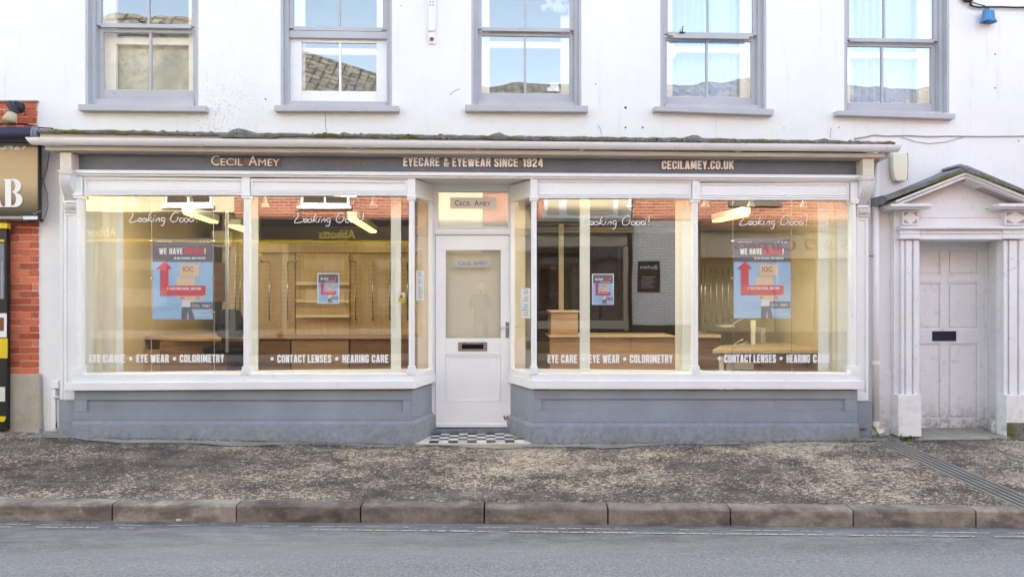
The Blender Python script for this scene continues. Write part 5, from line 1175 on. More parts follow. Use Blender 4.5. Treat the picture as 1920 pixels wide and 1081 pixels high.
B('sheet', 'paper', t, 745.5, 759.5, 548, 567, .050, .002); B('yellow_field', 'yellow', t, 746.5, 758.5, 558.5, 566, .0485, .001)
m = MB(); m.prism([at(x, y, .0475) for x, y in ((747,560),(752.5,549.5),(758,560))], (0,.0008,0)); obj('warning_triangle', m, 'yellow', t); m = MB(); m.prism([at(x, y, .0465) for x, y in ((750,558),(752.5,552.5),(755,558))], (0,.0008,0)); obj('warning_symbol', m, 'ink', t)
def notice(side, t0, t1, yt, yb, lab):
    a = splay_pt(side, t0, -.02); b = splay_pt(side, t1, -.02); z0 = CZ+(HZ-yb)*(a.y-CY)/F; z1 = CZ+(HZ-yt)*(a.y-CY)/F
    t = thing('paper_notice', lab, 'notice', (a.x, a.y, z0), 'paper notices in the side lights')
    m = MB(); m.prism([(a.x,a.y,z0),(b.x,b.y,z0),(b.x,b.y,z1),(a.x,a.y,z1)], (0,.002,0)); obj('sheet', m, 'paper', t)
    m = MB(); n = 11; off = splay_pt(side, t0, -.012)-splay_pt(side, t0, -.02)
    for j in range(n):
        if j in (2, 5): continue
        z = z1-(z1-z0)*(j+1)/(n+1.2); c = a.lerp(b, .2)+off*.6; d = a.lerp(b, .55+.25*((j*7) % 3)/2)+off*.6; m.face([(c.x,c.y,z),(d.x,d.y,z),(d.x,d.y,z+.009),(c.x,c.y,z+.009)])
    obj('typed_line', m, 'inkblue', t, kind='stuff')
notice('L', .28, .66, 507, 563, 'white typed notice in the narrow side light left of the door'); notice('R', .20, .62, 540, 597, 'white typed notice in the narrow side light right of the door')
# vinyl lettering on the panes
LY = .0285
def vinyl(segs, lab, par=shop):
    m = MB()
    for sg_ in segs:
        if sg_[0] == '*': c = at(sg_[1], sg_[2], LY); m.face([c+Vector((.018*math.cos(a*math.pi/6), 0, .018*math.sin(a*math.pi/6))) for a in range(12)])
        else: text_cond(m, sg_[0], sg_[1], sg_[2], sg_[3], sg_[4], LY, .0005, 1.95)
    obj('window_lettering', m, 'white_print', par, label=lab)
vinyl([("EYE",167,188,664,679),("CARE",193,234,664,679),('*',245,672),("EYE",256,277,664,679),("WEAR",282,316.5,664,679),('*',327,672),("COLORIMETRY",337,420,664,679)], 'white lettering reading Eye Care, Eye Wear, Colorimetry')
vinyl([('*',510,672),("CONTACT",520,572.5,664.5,679.5),("LENSES",577,621,664.5,679.5),('*',631.5,672),("HEARING",642,691.5,664.5,679.5),("CARE",697,728,664.5,679.5)], 'white lettering reading Contact Lenses, Hearing Care')
vinyl([("EYE",1027,1047,664.5,680),("CARE",1052,1082,664.5,680),('*',1093,672.5),("EYE",1104,1124.5,664.5,680),("WEAR",1130,1161,664.5,680),('*',1171.5,672.5),("COLORIMETRY",1181,1261,664.5,680)], 'white lettering reading Eye Care, Eye Wear, Colorimetry')
vinyl([('*',1348.5,671.5),("CONTACT",1358,1409,664,679.5),("LENSES",1413,1455,664,679.5),('*',1464.5,671.5),("HEARING",1475,1519,664,679.5),("CARE",1524.5,1556,664,679.5)], 'white lettering reading Contact Lenses, Hearing Care')
def script(x0, y0, w_, lab):
    """handwritten 'Looking Good!' as pen strokes; coordinates in a 133 x 30 frame"""
    S = w_/133.0; m = MB()
    st = [[(8,2),(9,8),(5,14),(2,19),(5,21),(12,20),(19,18),(27,18)], [(24,15),(21,13),(19,17),(22,20),(26,18),(26,14),(23,13)], [(31,14),(28,15),(28,19),(32,20),(35,17),(34,14),(31,13)],
          [(42,4),(39,12),(37,20)], [(44,12),(39,16),(42,18),(46,20)], [(50,13),(48,17),(48,20)], [(53,20),(54,14),(54,17),(58,13),(60,14),(59,20)], [(70,13),(66,12),(63,16),(66,19),(70,15),(70,13),(69,21),(66,27),(62,26)],
          [(96,4),(90,2),(84,7),(81,14),(83,19),(89,20),(94,16),(95,12),(90,12),(97,11)], [(103,13),(99,14),(99,19),(103,20),(106,16),(104,13)], [(112,13),(108,14),(108,19),(112,20),(115,16),(113,13)],
          [(123,13),(119,13),(117,17),(120,20),(124,16),(128,2),(125,12),(125,20)], [(133,1),(132,8),(131,15)], [(130.5,19),(131,20.5)], [(50.5,8.5),(51,9.5)]]
    for k in st:
        P = [Vector(p) for p in [(a, b, 0) for a, b in k]]; fine = []
        for i in range(len(P)-1):
            p0 = P[max(i-1,0)]; p1 = P[i]; p2 = P[i+1]; p3 = P[min(i+2,len(P)-1)]
            for j in range(5):
                t = j/5; fine.append(.5*((2*p1)+(p2-p0)*t+(2*p0-5*p1+4*p2-p3)*t*t+(-p0+3*p1-3*p2+p3)*t**3))
        fine.append(P[-1]); ribbon(m, [at(x0+p.x*S, y0+p.y*S, LY) for p in fine], .0072)
    obj('script_lettering', m, 'white_print', shop, label=lab)
script(240, 396, 131, 'white handwritten lettering reading Looking Good!'); script(550, 397, 132, 'white handwritten lettering reading Looking Good!')
script(1087, 402, 131, 'white handwritten lettering reading Looking Good!'); script(1385, 402, 129, 'white handwritten lettering reading Looking Good!')

# vertical blind slats hanging close behind the glass
def slat(x0, x1, Y, mat, lab, tw=0.0, yt=380):
    a = at(x0, 700, Y); b = at(x1, 700, Y); zt = at(x0, 372, Y).z+.02; zb = a.z-.08; m = MB(); n = 8; L1 = []; L2 = []
    for j in range(n+1):
        u_ = j/n; p = a.lerp(b, u_); y = Y+tw*u_+.006*math.sin(u_*math.pi); L1.append(Vector((p.x, y, zb))); L2.append(Vector((p.x, y, zt)))
    i = len(m.v); m.v += L1+L2+[v+Vector((0,.002,0)) for v in L1+L2]; q = n+1
    for j in range(n): m.f.append([i+j, i+j+1, i+q+j+1, i+q+j]); m.f.append([i+2*q+j+1, i+2*q+j, i+3*q+j, i+3*q+j+1])
    m.f += [[i, i+q, i+3*q, i+2*q], [i+n, i+2*q+n, i+3*q+n, i+q+n]]
    return tag(obj('blind_slat', m, mat, smooth=False), lab, 'blind slat', 'vertical blind slats behind the glass')
for k, (a_, b_, mt, yy) in enumerate(((156,176,'blind',.22),(172,192,'blindy',.25),(190,208,'blind',.28),(205,221,'blindy',.25),(218,231,'blind',.22))):
    slat(a_, b_, yy, mt, ['widest', 'second', 'third', 'fourth', 'rightmost'][k]+' pale blind slat from the left, bunched at the left of the leftmost window')
slat(469, 484, .2, 'blind', 'pale green-white blind slat at the left edge of the second window'); slat(733, 752, .2, 'blind', 'pale blind slat in the second window behind the warning sticker')
slat(1087, 1106, .2, 'blind', 'pale blind slat crossing the lettering left of the third window\'s small notice'); slat(1279, 1297, .2, 'blind', 'pale blind slat at the right edge of the third window'); slat(1266, 1281, .25, 'blindy', 'yellowish blind slat just left of the right edge slat of the third window')
for k, (a_, b_, mt, yy) in enumerate(((1534,1553,'blind',.22),(1550,1566,'blind',.26),(1561,1572,'blindy',.22),(1570,1592,'blind',.2))):
    slat(a_, b_, yy, mt, ['leftmost', 'second', 'narrow yellowish', 'rightmost'][k]+' slat of the pale blind bunched at the right of the rightmost window')

# ------------------------------------------------------------ the room behind the glass
room = bpy.data.objects.new('shop_room', None); COL.objects.link(room); room['kind'] = 'structure'; room['_o'] = (0,0,0); room['label'] = 'empty shop interior behind the glass'
RX0, RX1 = SF0+.06, SF1-.06; FZ, CZl = .10, 2.72; RY = 5.8
def quadobj(name, pts, mat): m = MB(); m.face(pts); return obj(name, m, mat, room)
ea, eb, ec, ed_ = SA['L'][0]-.03, SA['L'][1]-.03, SA['R'][1]+.03, SA['R'][0]+.03   # the room steps back round the door recess
def roompoly(z, y0): return [(RX0,y0,z),(ea,y0,z),(eb,RB+.13,z),(ec,RB+.13,z),(ed_,y0,z),(RX1,y0,z),(RX1,RY,z),(RX0,RY,z)]
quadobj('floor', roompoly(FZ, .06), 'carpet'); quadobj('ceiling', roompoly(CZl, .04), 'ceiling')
quadobj('side_wall', [(RX0,.18,FZ),(RX0,RY,FZ),(RX0,RY,CZl),(RX0,.18,CZl)], 'roomwall'); quadobj('side_wall', [(RX1,.18,FZ),(RX1,RY,FZ),(RX1,RY,CZl),(RX1,.18,CZl)], 'roomwall')
quadobj('back_wall', [(RX0,RY,FZ),(RX1,RY,FZ),(RX1,RY,CZl),(RX0,RY,CZl)], 'roomwall')
m = MB(); m.box(X(783,.6), X(803,.6), .62, 2.4, FZ, CZl); m.box(X(966,.6)-.02, X(985,.6), .62, 2.0, FZ, CZl); obj('lobby_wall', m, 'roomwall', room)
m = MB(); m.box(X(146), SA['L'][0]-.01, .042, .10, Z(800,364), 2.98); obj('bulkhead', m, 'ceiling', room); m = MB(); m.box(SA['R'][0]+.01, X(1603), .042, .10, Z(800,364)-.02, 2.98); obj('bulkhead', m, 'ceiling', room)
m = MB(); m.box(SA['L'][1]-.1, SA['R'][1]+.1, RB+.055, RB+.12, Z(885,350,RB), 2.98); obj('bulkhead', m, 'ceiling', room)
# display wall in the left half
m = MB(); m.box(X(418,3.8), X(487,3.8), 3.76, 3.86, FZ, CZl); obj('partition_wall', m, 'roomwall', room)
dw = thing('display_wall', 'pale wood display wall with three ledges behind the small notice in the second window', 'display unit', at(600, 700, 2.5))
B('back_panel', 'wood_l', dw, 486, 553, 474, 632, 3.70, .05); B('back_panel', 'wood_l', dw, 555, 655, 474, 632, 3.65, .05); B('back_panel', 'wood_l', dw, 657, 790, 474, 632, 3.70, .05)
for y in (528, 561, 589): B('ledge', 'blindy', dw, 554, 654, y, y+6, 3.45, .18, bevel=.003)
B('header_board', 'wood_l', dw, 486, 790, 455, 473, 3.58, .15)
for a_, b_ in ((486, 543.5), (546.5, 653.5), (657, 738), (740, 790)): B('base_cabinet', 'wood_d' if a_ != 546.5 else 'wood_m', dw, a_, b_, 636, 745, 3.2, .4, bevel=.004)
B('worktop', 'wood_m', dw, 486, 790, 631, 635.5, 3.15, .5, bevel=.003)
def rod(px, y0, y1, Y, lab, arm=0, tines=True, grp='steel spectacle rods on the display walls'):
    t = thing('spectacle_rod', lab, 'display rod', at(px, y1, Y), grp)
    m = MB(); m.cyl(at(px, y0, Y), at(px, y1, Y), .010, n=8); m.sphere(at(px, y0-.5, Y), .016, 8); m.cyl(at(px+1, y1-1, Y), at(px+1, y1-1, Y+.2), .012, n=8); obj('rod', m, 'chrome', t, smooth=True)
    if tines:
        m = MB(); n = int((y1-y0)/8.5)
        for j in range(n):
            y = y0+5+j*8.5; m.box(at(px-9,y,Y+.05).x, at(px+9,y,Y+.05).x, Y+.03, Y+.05, at(px,y,Y).z-.003, at(px,y,Y).z+.004)
        obj('nose_peg', m, 'wood_m', t, kind='stuff')
    if arm:
        m = MB(); m.tube([at(px, y0, Y), at(px+arm*.2, y0-3, Y-.1), at(px+arm*.8, y0-2, Y-.2), at(px+arm, y0-10, Y-.22), at(px+arm*.95, y0-13, Y-.2)], .011, 6); obj('hook_arm', m, 'chrome', t, smooth=True)
for k, (px, arm) in enumerate(((505,-18),(539,22),(667,-14),(699,0),(731,28),(764,0))):
    rod(px, 493, 600, 3.45, 'steel spectacle rod with pegs, '+['at the far left of the second window','just left of the wooden ledges','just right of the wooden ledges','midway between ledges and blind slat','next to the left side of the blind slat','right of the warning sticker'][k], arm)
# furniture seen in the leftmost window
for k, (px, yy) in enumerate(((268, 3.3), (279, 3.3), (441, 3.3), (450, 3.3))):
    rod(px, 478, 610, yy, 'steel spectacle rod in the leftmost window, '+['nearest the bunched blind','just left of the large poster','behind the top of the office chair','nearest the window post'][k], 0)
cb = thing('display_cabinet', 'pale wall cabinet with dark shelves behind the leftmost window', 'cabinet', at(270, 650, 3.6))
B('carcass', 'wood_l', cb, 225, 330, 455, 640, 3.9, .4)
for y in (487, 505, 523, 552, 565, 585, 603): B('shelf', 'wood_d', cb, 262 if y < 550 else 232, 300, y, y+3.5, 3.64, .25)
B('upper_panel', 'blindy', cb, 232, 262, 470, 520, 3.80, .08)
dk = thing('curved_desk', 'brown wooden desk with a dark edge behind the leftmost window', 'desk', at(380, 700, 1.6))
m = MB(); m.prism([(at(232,655,2.1).x,2.1,.95),(at(300,640,2.4).x,2.4,.95),(at(380,640,2.6).x,2.6,.95),(at(462,640,2.6).x,2.6,.95),(at(462,640,1.5).x,1.5,.95),(at(330,640,1.7).x,1.7,.95)], (0,0,.04)); obj('desk_top', m, 'wood_m', dk, bevel=.004)
B('modesty_panel', 'wood_d', dk, 300, 458, 640, 760, 1.75, .05); B('front_panel', 'wood_m', dk, 225, 330, 655, 760, 1.9, .05); B('desk_leg', 'black', dk, 432, 455, 655, 740, 1.72, .03)
ch = thing('office_chair', 'charcoal high-backed office chair beside the left window post', 'chair', at(431, 720, 1.9))
m = MB(); m.pp([(409,632),(405,625),(406,600),(411,585),(418,580),(440,579),(449,584),(454,600),(455,625),(452,633)], 1.45, .07); obj('backrest', m, 'seatcloth', ch, bevel=.02, seg=3)
m = MB(); c = at(431, 655, 1.75); m.box(c.x-.25, c.x+.25, 1.5, 1.95, c.z-.03, c.z+.05); obj('seat', m, 'seatcloth', ch, bevel=.03, seg=3)
m = MB(); m.cyl((c.x,1.75,.2),(c.x,1.75,c.z), .03, n=10); m.box(c.x-.02,c.x+.02,1.5,1.53,c.z,c.z+.3); obj('stem', m, 'black', ch)
m = MB()
for j in range(5): a_ = j*1.257; m.cyl((c.x,1.75,.2),(c.x+.28*math.cos(a_),1.75+.28*math.sin(a_),.15), .02, .014, 8)
obj('star_base', m, 'black', ch)
pv = thing('wall_unit', 'grey-white air unit high on the wall in the leftmost window', 'air unit', at(405, 470, 3.5)); B('casing', 'blind', pv, 396, 428, 432, 462, 3.5, .2, bevel=.01); B('grille', 'greycable', pv, 399, 420, 450, 459, 3.49, .012)
pk = thing('dark_board', 'dark board on the wall behind the chair in the leftmost window', 'board', at(400, 560, 3.8)); B('board', 'wood_d', pk, 372, 422, 492, 565, 3.70, .03, bevel=.003)
# reception counter and furniture seen in the third window
rc = thing('reception_counter', 'brown wooden reception counter with raised end behind the third window', 'counter', at(1150, 700, 1.6))
B('front_panel', 'wood_m', rc, 1031, 1266, 632, 760, 1.5, .05, bevel=.003); B('counter_top', 'wood_l', rc, 1029, 1267, 629, 632, 1.46, .6, bevel=.003); B('raised_end', 'wood_m', rc, 1033, 1084, 585, 631, 1.6, .4, bevel=.003); B('raised_top', 'wood_l', rc, 1030, 1087, 582, 585, 1.58, .44, bevel=.003)
dd = thing('dim_room_backdrop', 'dark screen added for the dim room behind the third window', 'backdrop', at(1090, 640, 3.9)); B('backdrop', 'dim_backdrop', dd, 1006, 1270, 436, 640, 3.9, .05); B('screen_post', 'blindy', dd, 1048, 1057, 420, 585, 3.2, .08)  # dark sheet put in where the room is only dim
# right-hand corner
lc = thing('low_cabinet', 'dark wood cabinet with light top at the left of the rightmost window', 'cabinet', at(1330, 695, 2.2)); B('carcass', 'wood_d', lc, 1308, 1350, 633, 690, 2.2, .8, bevel=.004); B('cabinet_top', 'wood_l', lc, 1306, 1352, 627, 633, 2.15, .9, bevel=.003)
tb = thing('fitting_table', 'pale wooden fitting table across the rightmost window', 'table', at(1440, 700, 1.2))
m = MB(); z = at(1400, 662, 1.1).z; m.prism([(at(1336,1,1.1).x,1.1,z),(at(1540,1,1.1).x,1.1,z),(at(1550,1,2.2).x,2.2,z),(at(1420,1,2.2).x,2.2,z),(at(1352,1,1.8).x,1.8,z)], (0,0,.045)); obj('table_top', m, 'wood_l', tb, bevel=.003)
B('leg', 'blind', tb, 1350, 1357, 667, 760, 1.15, .05); B('leg', 'blind', tb, 1364, 1376, 667, 760, 1.35, .05); B('drawer_unit', 'wood_m', tb, 1414, 1528, 667, 760, 1.5, .5); B('side_panel', 'blindy', tb, 1376, 1413, 678, 692, 1.3, .03)
wp = thing('cupboard', 'white cupboard standing behind the fitting table', 'cupboard', at(1435, 650, 2.9)); B('carcass', 'blind', wp, 1427, 1455, 615, 655, 2.9, .4, bevel=.004); B('side_unit', 'blindy', wp, 1456, 1545, 606, 672, 3.3, .3)
st_ = thing('mirror_stand', 'slim white mirror stand on the fitting table', 'stand', at(1412, 655, 1.9)); B('mirror_panel', 'blind', st_, 1408, 1417, 600, 616, 1.9, .02); B('post', 'blind', st_, 1409, 1416, 617, 652, 1.9, .03)
B_ = B('glass_shelf_edge', 'blind', None, 1352, 1378, 610.5, 612.5, 2.3, .25); tag(B_, 'thin pale shelf left of the mirror stand', 'shelf')
for k, px in enumerate((1315, 1322, 1333, 1344, 1355, 1366)):
    rod(px, 498, 604, 3.1, 'slim spectacle rod on the left wall of the rightmost window, '+['first','second','third','fourth','fifth','sixth'][k]+' from the post', 0, k > 1, 'slim rods in the rightmost window')
for k, px in enumerate((1492, 1500, 1509)):
    rod(px, 488, 615, 2.9, 'slim spectacle rod right of the large poster, '+['nearest to it','middle of three','furthest from it'][k], 0, True, 'slim rods in the rightmost window')
m = MB(); m.pb(1520, 1545, 480, 600, 3.2, .05); tag(obj('wall_mirror', m, 'chrome'), 'tall framed mirror left of the bunched blind in the rightmost window', 'mirror')
m = MB()
for x0_, y0_ in ((1378, 635), (1386, 640)): m.tube([at(x0_-8+k*4, y0_+18-k*5+k*k*.35, 1.25) for k in range(7)], .004)
for x0_, y0_ in ((1372, 603),): m.tube([at(x0_-4+k*4, y0_+10-k*4+k*k*.25, 1.6) for k in range(7)], .004)
tag(obj('wire_stand', m, 'paper', smooth=True), 'thin curved white wire display on the fitting table', 'wire stand')
# lit fluorescent fittings on the ceiling, added unseen fill fittings and small spotlights above the glass
def lamp(x0, x1, y0, y1, w_, lab, z=2.6, mt='tube_dim'):
    t = thing('ceiling_light', lab, 'light', (x0, y0, z+.08), 'lit fluorescent ceiling lights')
    a = Vector((x0, y0, z)); b = Vector((x1, y1, z)); d = (b-a).normalized(); n_ = Vector((-d.y, d.x, 0))
    m = MB(); m.prism([a+n_*w_*.6, b+n_*w_*.6, b-n_*w_*.6, a-n_*w_*.6], (0,0,.075)); obj('housing', m, 'blind', t)
    m = MB(); m.prism([a+n_*w_*.45-Vector((0,0,.025)), b+n_*w_*.45-Vector((0,0,.025)), b-n_*w_*.45-Vector((0,0,.025)), a-n_*w_*.45-Vector((0,0,.025))], (0,0,.024)); obj('diffuser', m, mt, t)
def lamp_px(xa, ya, xb, yb, z, w_, lab):
    a = ground(xa, ya, z); b = ground(xb, yb, z); a.y = min(a.y, RY-.3); b.y = min(b.y, RY-.3); lamp(a.x, b.x, a.y, b.y, w_, lab, z=z)
lamp_px(352, 398, 402, 415, 2.46, .10, 'lit fluorescent light over the leftmost window'); lamp_px(436, 421, 470, 433, 2.46, .18, 'lit fluorescent light seen beside the first window post')
lamp_px(660, 408, 700, 433, 2.46, .10, 'lit fluorescent light over the second window'); lamp_px(1134, 452, 1176, 441, 2.50, .42, 'broad lit fluorescent light over the third window')
lamp_px(1060, 465, 1085, 459, 2.45, .25, 'small lit fluorescent light furthest back in the third window'); lamp_px(1103, 458, 1122, 452, 2.47, .25, 'small lit fluorescent light behind the blind slat of the third window'); lamp_px(1342, 413, 1397, 401, 2.46, .10, 'lit fluorescent light over the rightmost window')
for k, (a_, b_) in enumerate(((-4.1,-3.0),(-2.5,-1.4),(.9,2.0),(2.5,3.6))):  # unseen fittings added to brighten the room
    lamp(a_, b_, .62, .62, .20, 'unseen added fill light on the ceiling close behind the window head, '+['first','second','third','fourth'][k]+' bay from the left', z=2.66, mt='tube')
for k, px in enumerate((248, 358, 497, 700, 1100, 1182, 1281, 1322, 1408, 1508)):
    c = at(px, 383, .30); t = thing('spot_fitting', 'small white spotlight above the glass, '+['first','second','third','fourth','fifth','sixth','seventh','eighth','ninth','tenth'][k]+' from the left', 'spotlight', c, 'small spotlights along the window heads')
    m = MB(); m.lathe(c, [(.004,.07),(.018,.065),(.02,.03),(.045,-.02),(.045,-.025),(.03,-.02)], 14); obj('shade', m, 'blind', t, smooth=True); m = MB(); m.cyl(c+Vector((0,0,.065)), c+Vector((0,0,.30)), .007, n=8); obj('stem', m, 'blind', t)
pp_ = thing('roller_pole', 'slim grey pole standing in front of the office chair', 'pole', at(426, 660, .5)); m = MB(); m.cyl(at(426, 395, .5), at(426, 660, .5), .018, n=12); obj('pole', m, 'greycable', pp_, smooth=True)

# ------------------------------------------------------------ the other side of the street (seen mirrored in the glass)
OY = -10.7; VO = 10.7                         # its front, and where the shop glass shows it
def oX(px): return at(px, 540, VO).x
def oZ(px, py): return at(px, py, VO).z
def OB(name, mat, parent, x0, x1, y0, y1, out=0.0, dep=.2, label=None, bevel=0.0):
    """box on the opposite front; columns and rows are where its mirror image shows in the photo"""
    a, b = oX(x0), oX(x1); z1, z0 = oZ((x0+x1)/2, y0), oZ((x0+x1)/2, y1); m = MB(); m.box(min(a,b), max(a,b), OY-dep+out, OY+out, z0, z1); return obj(name, m, mat, parent, label=label, bevel=bevel)
M['obrick'] = far_brick('opposite_brick', (0.33,0.095,0.055), (0.50,0.17,0.09), (0.62,0.52,0.42)); M['ocream'] = paint('cream_render', (0.74,0.64,0.42), 0.85, 0.1, (0.5,0.42,0.28), 0.3)
M['owhite'] = far_brick('white_painted_brick', (0.84,0.82,0.77), (0.76,0.73,0.68), (0.52,0.49,0.45)); M['odark'] = plain('dark_brown_paint', (0.05,0.042,0.036), 0.5); M['oroof'] = pantile('old_pantiles'); M['ogrey'] = paint('grey_brown_paint', (0.16,0.14,0.12), 0.6, .1)
M['gold'] = plain('gold_letters', (0.70,0.52,0.10), 0.4); M['osign'] = paint('sign_cream', (0.42,0.37,0.29), 0.6, .08); M['oint'] = plain('dark_interior', (0.045,0.035,0.03), 0.8)
ob = thing('estate_agent_building', 'cream and red brick building across the street with a dark shop front', 'building', (oX(460), OY, 0))
OB('wall', 'ocream', ob, -600, 436, 205, 398, 0, .3); OB('wall', 'obrick', ob, 436, 985, 205, 412, 0, .3)
OB('render_strip', 'ocream', ob, 790, 905, 205, 470, .02, .2); OB('fascia', 'odark', ob, 130, 436, 398, 450, .12, .4); OB('fascia', 'odark', ob, 436, 775, 412, 450, .12, .4); OB('fascia_strip', 'yellow', ob, 130, 775, 450, 455, .14, .1)
OB('wall', 'ogrey', ob, 775, 985, 412, 690, 0, .3); OB('pier', 'ogrey', ob, -600, 175, 398, 690, 0, .3)
m = MB(); text_on(m, "Abbotts", 599, 668, 430, 447, VO, .02, full=True, flip=True); m.v = [Vector((v.x, OY+.135, v.z)) for v in m.v]; obj('sign_lettering', m, 'gold', ob, label='gold lettering reading Abbotts')
m = MB(); text_on(m, "Abbotts", 150, 222, 427, 445, VO, .02, full=True, flip=True); m.v = [Vector((v.x, OY+.135, v.z)) for v in m.v]; obj('sign_lettering', m, 'gold', ob)
OB('window_back', 'oint', ob, 175, 775, 455, 640, -1.2, .1); OB('window_floor', 'osign', ob, 175, 775, 622, 640, -.2, 1.0)
for a_, b_ in ((175, 181), (430, 440), (527, 537), (742, 750)): OB('window_post', 'osign', ob, a_, b_, 455, 622, .0, .1)
OB('window_sill', 'osign', ob, 170, 532, 620, 634, .06, .3); OB('window_sill', 'osign', ob, 520, 752, 618, 634, .06, .3); OB('stall_riser', 'odark', ob, 170, 775, 634, 700, 0, .3)
for (a_, b_) in ((566, 640), (705, 735), (200, 300)):
    for (c_, d_) in ((485, 505), (540, 575)): OB('property_card', 'osign', ob, a_, b_, c_, d_, -.3, .01)
for (a_, b_) in ((308, 397), (563, 655)):
    OB('window_frame', 'white', ob, a_, b_, 330, 386, .02, .1); OB('window_sill', 'white', ob, a_-6, b_+4, 386, 392, .10, .2)
    mid = (a_+b_)/2
    for c_, d_ in ((a_+5, mid-2), (mid+2, b_-5)): OB('pane', 'oint', ob, c_, d_, 336, 380, .026, .01)
OB('pane', 'glass_opp', ob, 175, 775, 455, 622, -.05, .01)
# door and shop between the two
db = thing('barber_building', 'shop across the street with a white bow window and a dark display window', 'building', (oX(1100), OY, 0))
OB('wall', 'obrick', db, 985, 1308, 205, 414, 0, .3); OB('wall', 'owhite', db, 1186, 1308, 414, 690, 0, .3); OB('wall_base', 'odark', db, 1186, 1300, 608, 690, .02, .1)
OB('bow_window', 'white', db, 1016, 1178, 300, 412, .45, .5); 
for a_, b_ in ((1024, 1046), (1060, 1145), (1154, 1172)): OB('pane', 'ocream', db, a_, b_, 306, 405, .47, .02)
m = MB()
for k in range(4): a, b = oX(1000-k*3), oX(1180+k*3); m.box(min(a,b), max(a,b), OY-.05, OY+.50-.1*k, oZ(1090, 419+k*6), oZ(1090, 413+k*6))
obj('canopy', m, 'osign', db)
OB('window_back', 'oint', db, 1000, 1178, 455, 690, -1.3, .1); OB('side_wall', 'ogrey', db, 985, 1006, 430, 690, 0, .3); OB('pane', 'glass_opp', db, 1006, 1178, 455, 622, -.05, .01)
OB('window_post', 'osign', db, 1170, 1178, 460, 620, .05, .12); OB('window_head', 'osign', db, 1006, 1178, 437, 462, .05, .12); OB('window_sill', 'osign', db, 1006, 1184, 602, 616, .08, .2); OB('stall_riser', 'odark', db, 1006, 1186, 616, 700, .02, .3)
dp2 = thing('black_downpipe', 'black iron downpipe on the front across the street', 'downpipe', (oX(1182), OY+.1, 0)); m = MB(); m.cyl((oX(1182), OY+.08, 0), (oX(1182), OY+.08, 5.7), .05, n=12); m.cyl((oX(1182), OY+.08, oZ(1182,385)), (oX(1182), OY+.08, oZ(1182,376)), .09, .07, 12); obj('pipe', m, 'black', dp2, smooth=True)
mbd = thing('barber_price_board', 'dark price board on the white painted brickwork across the street', 'sign', (oX(1216), OY+.05, oZ(1216,546))); OB('board', 'black', mbd, 1197, 1236, 490, 546, .04, .03)
m = MB(); text_on(m, "Barbers", 1201, 1231, 498, 505, VO, .01, full=True, flip=True); m.v = [Vector((v.x, OY+.045, v.z)) for v in m.v]; obj('board_lettering', m, 'white_print', mbd)
m = MB()
for j in range(7): a, b = oX(1204), oX(1228-((j*5) % 7)); m.box(min(a,b), max(a,b), OY+.041, OY+.045, oZ(1215, 519+j*3.2), oZ(1215, 517.8+j*3.2))
obj('price_lines', m, 'greycable', mbd, kind='stuff')
cb2 = thing('carpet_shop_building', 'brick shop across the street with a beige sign board', 'building', (oX(1450), OY, 0))
OB('wall', 'obrick', cb2, 1308, 2600, 205, 428, 0, .3); OB('sign_board', 'osign', cb2, 1312, 1700, 432, 484, .15, .4); OB('cornice', 'ogrey', cb2, 1308, 1710, 426, 433, .3, .5)
m = MB(); text_on(m, "S & D Carpets", 1372, 1592, 447, 476, VO, .02, flip=True, full=True, shear=.2); m.v = [Vector((v.x, OY+.156, v.z)) for v in m.v]
xm_ = [v.x for v in m.v]; obj('sign_lettering', m, 'rust', cb2)
OB('window_back', 'ocream', cb2, 1312, 1700, 484, 640, -1.0, .1); OB('stall_riser', 'ogrey', cb2, 1308, 1710, 622, 700, .0, .3); OB('pier', 'ogrey', cb2, 1300, 1314, 414, 690, .05, .3); OB('pier', 'ogrey', cb2, 1700, 2600, 428, 690, 0, .3)
for a_ in (1455, 1530, 1610): OB('window_post', 'osign', cb2, a_, a_+7, 484, 622, 0, .1)
OB('window_sill', 'ogrey', cb2, 1367, 1465, 372, 387, .1, .3); OB('upper_window', 'oint', cb2, 1375, 1457, 300, 371, .01, .05)
# tiled roofs: skyline rows measured at the ridge
RYv = 14.2; skyl = [(-700,15),(370,15),(565,82),(715,128),(850,150),(1100,138),(1300,150),(1440,128),(1700,150),(2600,150)]
rf = thing('opposite_roof', 'old pantiled roofs running along the far side of the street', 'roof', (0, OY, oZ(960, 207)))
m = MB(); ev = []; rg = []; bk = []
for px, py in skyl: r_ = at(px, py, RYv); rg.append(Vector((r_.x, -RYv, r_.z))); ev.append(Vector((r_.x*.93, OY+.25, oZ(960, 215)))); bk.append(Vector((r_.x, -RYv-4, oZ(960,215))))
for i in range(len(skyl)-1): m.face([ev[i], ev[i+1], rg[i+1], rg[i]]); m.face([rg[i], rg[i+1], bk[i+1], bk[i]])
obj('slope', m, 'oroof', rf)
m = MB(); m.box(-25, 25, OY+.15, OY+.3, oZ(960,222), oZ(960,214)); obj('eaves_gutter', m, 'ogrey', rf)
m = MB(); m.box(-25, 25, -18, -17.8, -.4, 5.8); m.box(-25,-24.8,-18,OY-.3,-.4,5.8); m.box(24.8,25,-18,OY-.3,-.4,5.8); obj('rear_wall', m, 'obrick', rf)

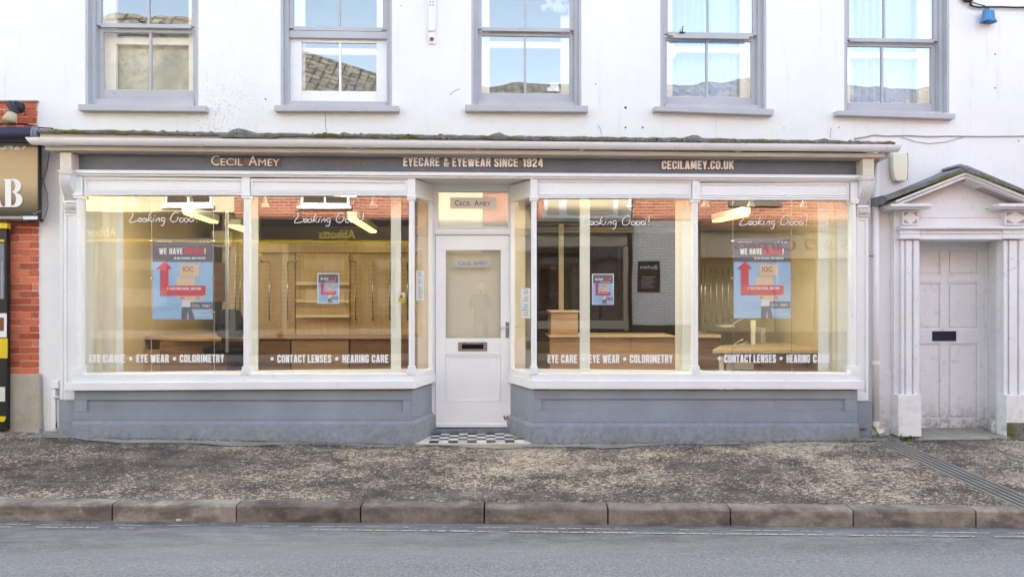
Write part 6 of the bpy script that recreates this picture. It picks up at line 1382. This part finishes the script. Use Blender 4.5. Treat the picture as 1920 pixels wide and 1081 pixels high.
# ------------------------------------------------------------ the photographer, mirrored faintly in the door glass
def person():
    t = thing('person', 'person in dark clothes across the street, seen mirrored in the door holding up a phone', 'person', (0, -8.16, -.02))
    V = [(0,0,.98),(0,.0,1.14),(0,.01,1.32),(0,0,1.47),(0,.01,1.56),(0,.02,1.66),(-.17,0,1.43),(-.24,.06,1.20),(-.13,.26,1.33),(-.06,.33,1.50),(.17,0,1.43),(.24,.06,1.20),(.13,.26,1.33),(.06,.33,1.50),
         (-.10,0,.93),(-.12,.01,.50),(-.13,-.02,.09),(-.14,.12,.04),(.10,0,.93),(.12,.01,.50),(.13,-.02,.09),(.14,.12,.04)]
    Ed = [(0,1),(1,2),(2,3),(3,4),(4,5),(3,6),(6,7),(7,8),(8,9),(3,10),(10,11),(11,12),(12,13),(0,14),(14,15),(15,16),(16,17),(0,18),(18,19),(19,20),(20,21)]
    Rd = [.16,.14,.17,.12,.055,.10,.075,.055,.04,.035,.075,.055,.04,.035,.10,.07,.05,.04,.10,.07,.05,.04]
    o0 = t.location
    me = bpy.data.meshes.new('body'); me.from_pydata([Vector(v) for v in V], Ed, []); o = bpy.data.objects.new('body', me); COL.objects.link(o); me.materials.append(M['seatcloth']); o.parent = t
    me.skin_vertices or me.attributes
    sk = o.modifiers.new('skin', 'SKIN')
    bm = bmesh.new(); bm.from_mesh(me); lay = bm.verts.layers.skin.verify()
    for v, r_ in zip(bm.verts, Rd): v[lay].radius = (r_, r_*.8)
    bm.verts.ensure_lookup_table(); bm.verts[0][lay].use_root = True; bm.to_mesh(me); bm.free()
    o.modifiers.new('sub', 'SUBSURF').levels = 1
    sk_m = plain('skin', (0.55,0.34,0.25), .5)
    O = Vector(t.location)
    m = MB(); m.sphere(O+Vector((0,.02,1.68)), .10, 16, sx=.82, sy=.95, sz=1.2); m.prism([O+Vector(p) for p in ((-.014,.105,1.655),(.014,.105,1.655),(0,.108,1.70))], (0,.025,-.006)); m.sphere(O+Vector((-.086,.01,1.67)), .025, 8, sx=.4); m.sphere(O+Vector((.086,.01,1.67)), .025, 8, sx=.4); hd = obj('head', m, sk_m, t, smooth=True)
    m = MB(); m.sphere(O+Vector((0,.0,1.715)), .105, 14, sx=.86, sy=.98, sz=1.0); obj('hair', m, 'cable', t, smooth=True)
    m = MB(); m.sphere(O+Vector((-.033,.112,1.69)), .009, 8); m.sphere(O+Vector((.033,.112,1.69)), .009, 8); m.box(O.x-.025, O.x+.025, O.y+.108, O.y+.113, 1.625-.02, 1.631-.02); obj('face_features', m, 'ink', t)
    for s_ in (-1, 1):
        m = MB(); c = O+Vector((s_*.065,.36,1.53)); m.sphere(c, .035, 10, sx=.6, sy=.6, sz=1.1)
        for k in range(4): m.tube([c+Vector((0,.0,.03-.02*k)), c+Vector((-s_*.01,.035,.034-.02*k)), c+Vector((-s_*.035,.04,.034-.02*k))], .008, 6)
        m.tube([c+Vector((0,0,-.02)), c+Vector((-s_*.02,-.005,.0)), c+Vector((-s_*.04,.0,.02))], .009, 6)
        obj('hand', m, sk_m, t, smooth=True)
    return t
pers = person()
ph = thing('phone', 'dark phone held up by the person mirrored in the door', 'phone', (0, -7.775, 1.50))
m = MB(); m.box(-.055, .055, -7.785, -7.777, 1.50, 1.572); obj('body', m, 'black', ph, bevel=.003)
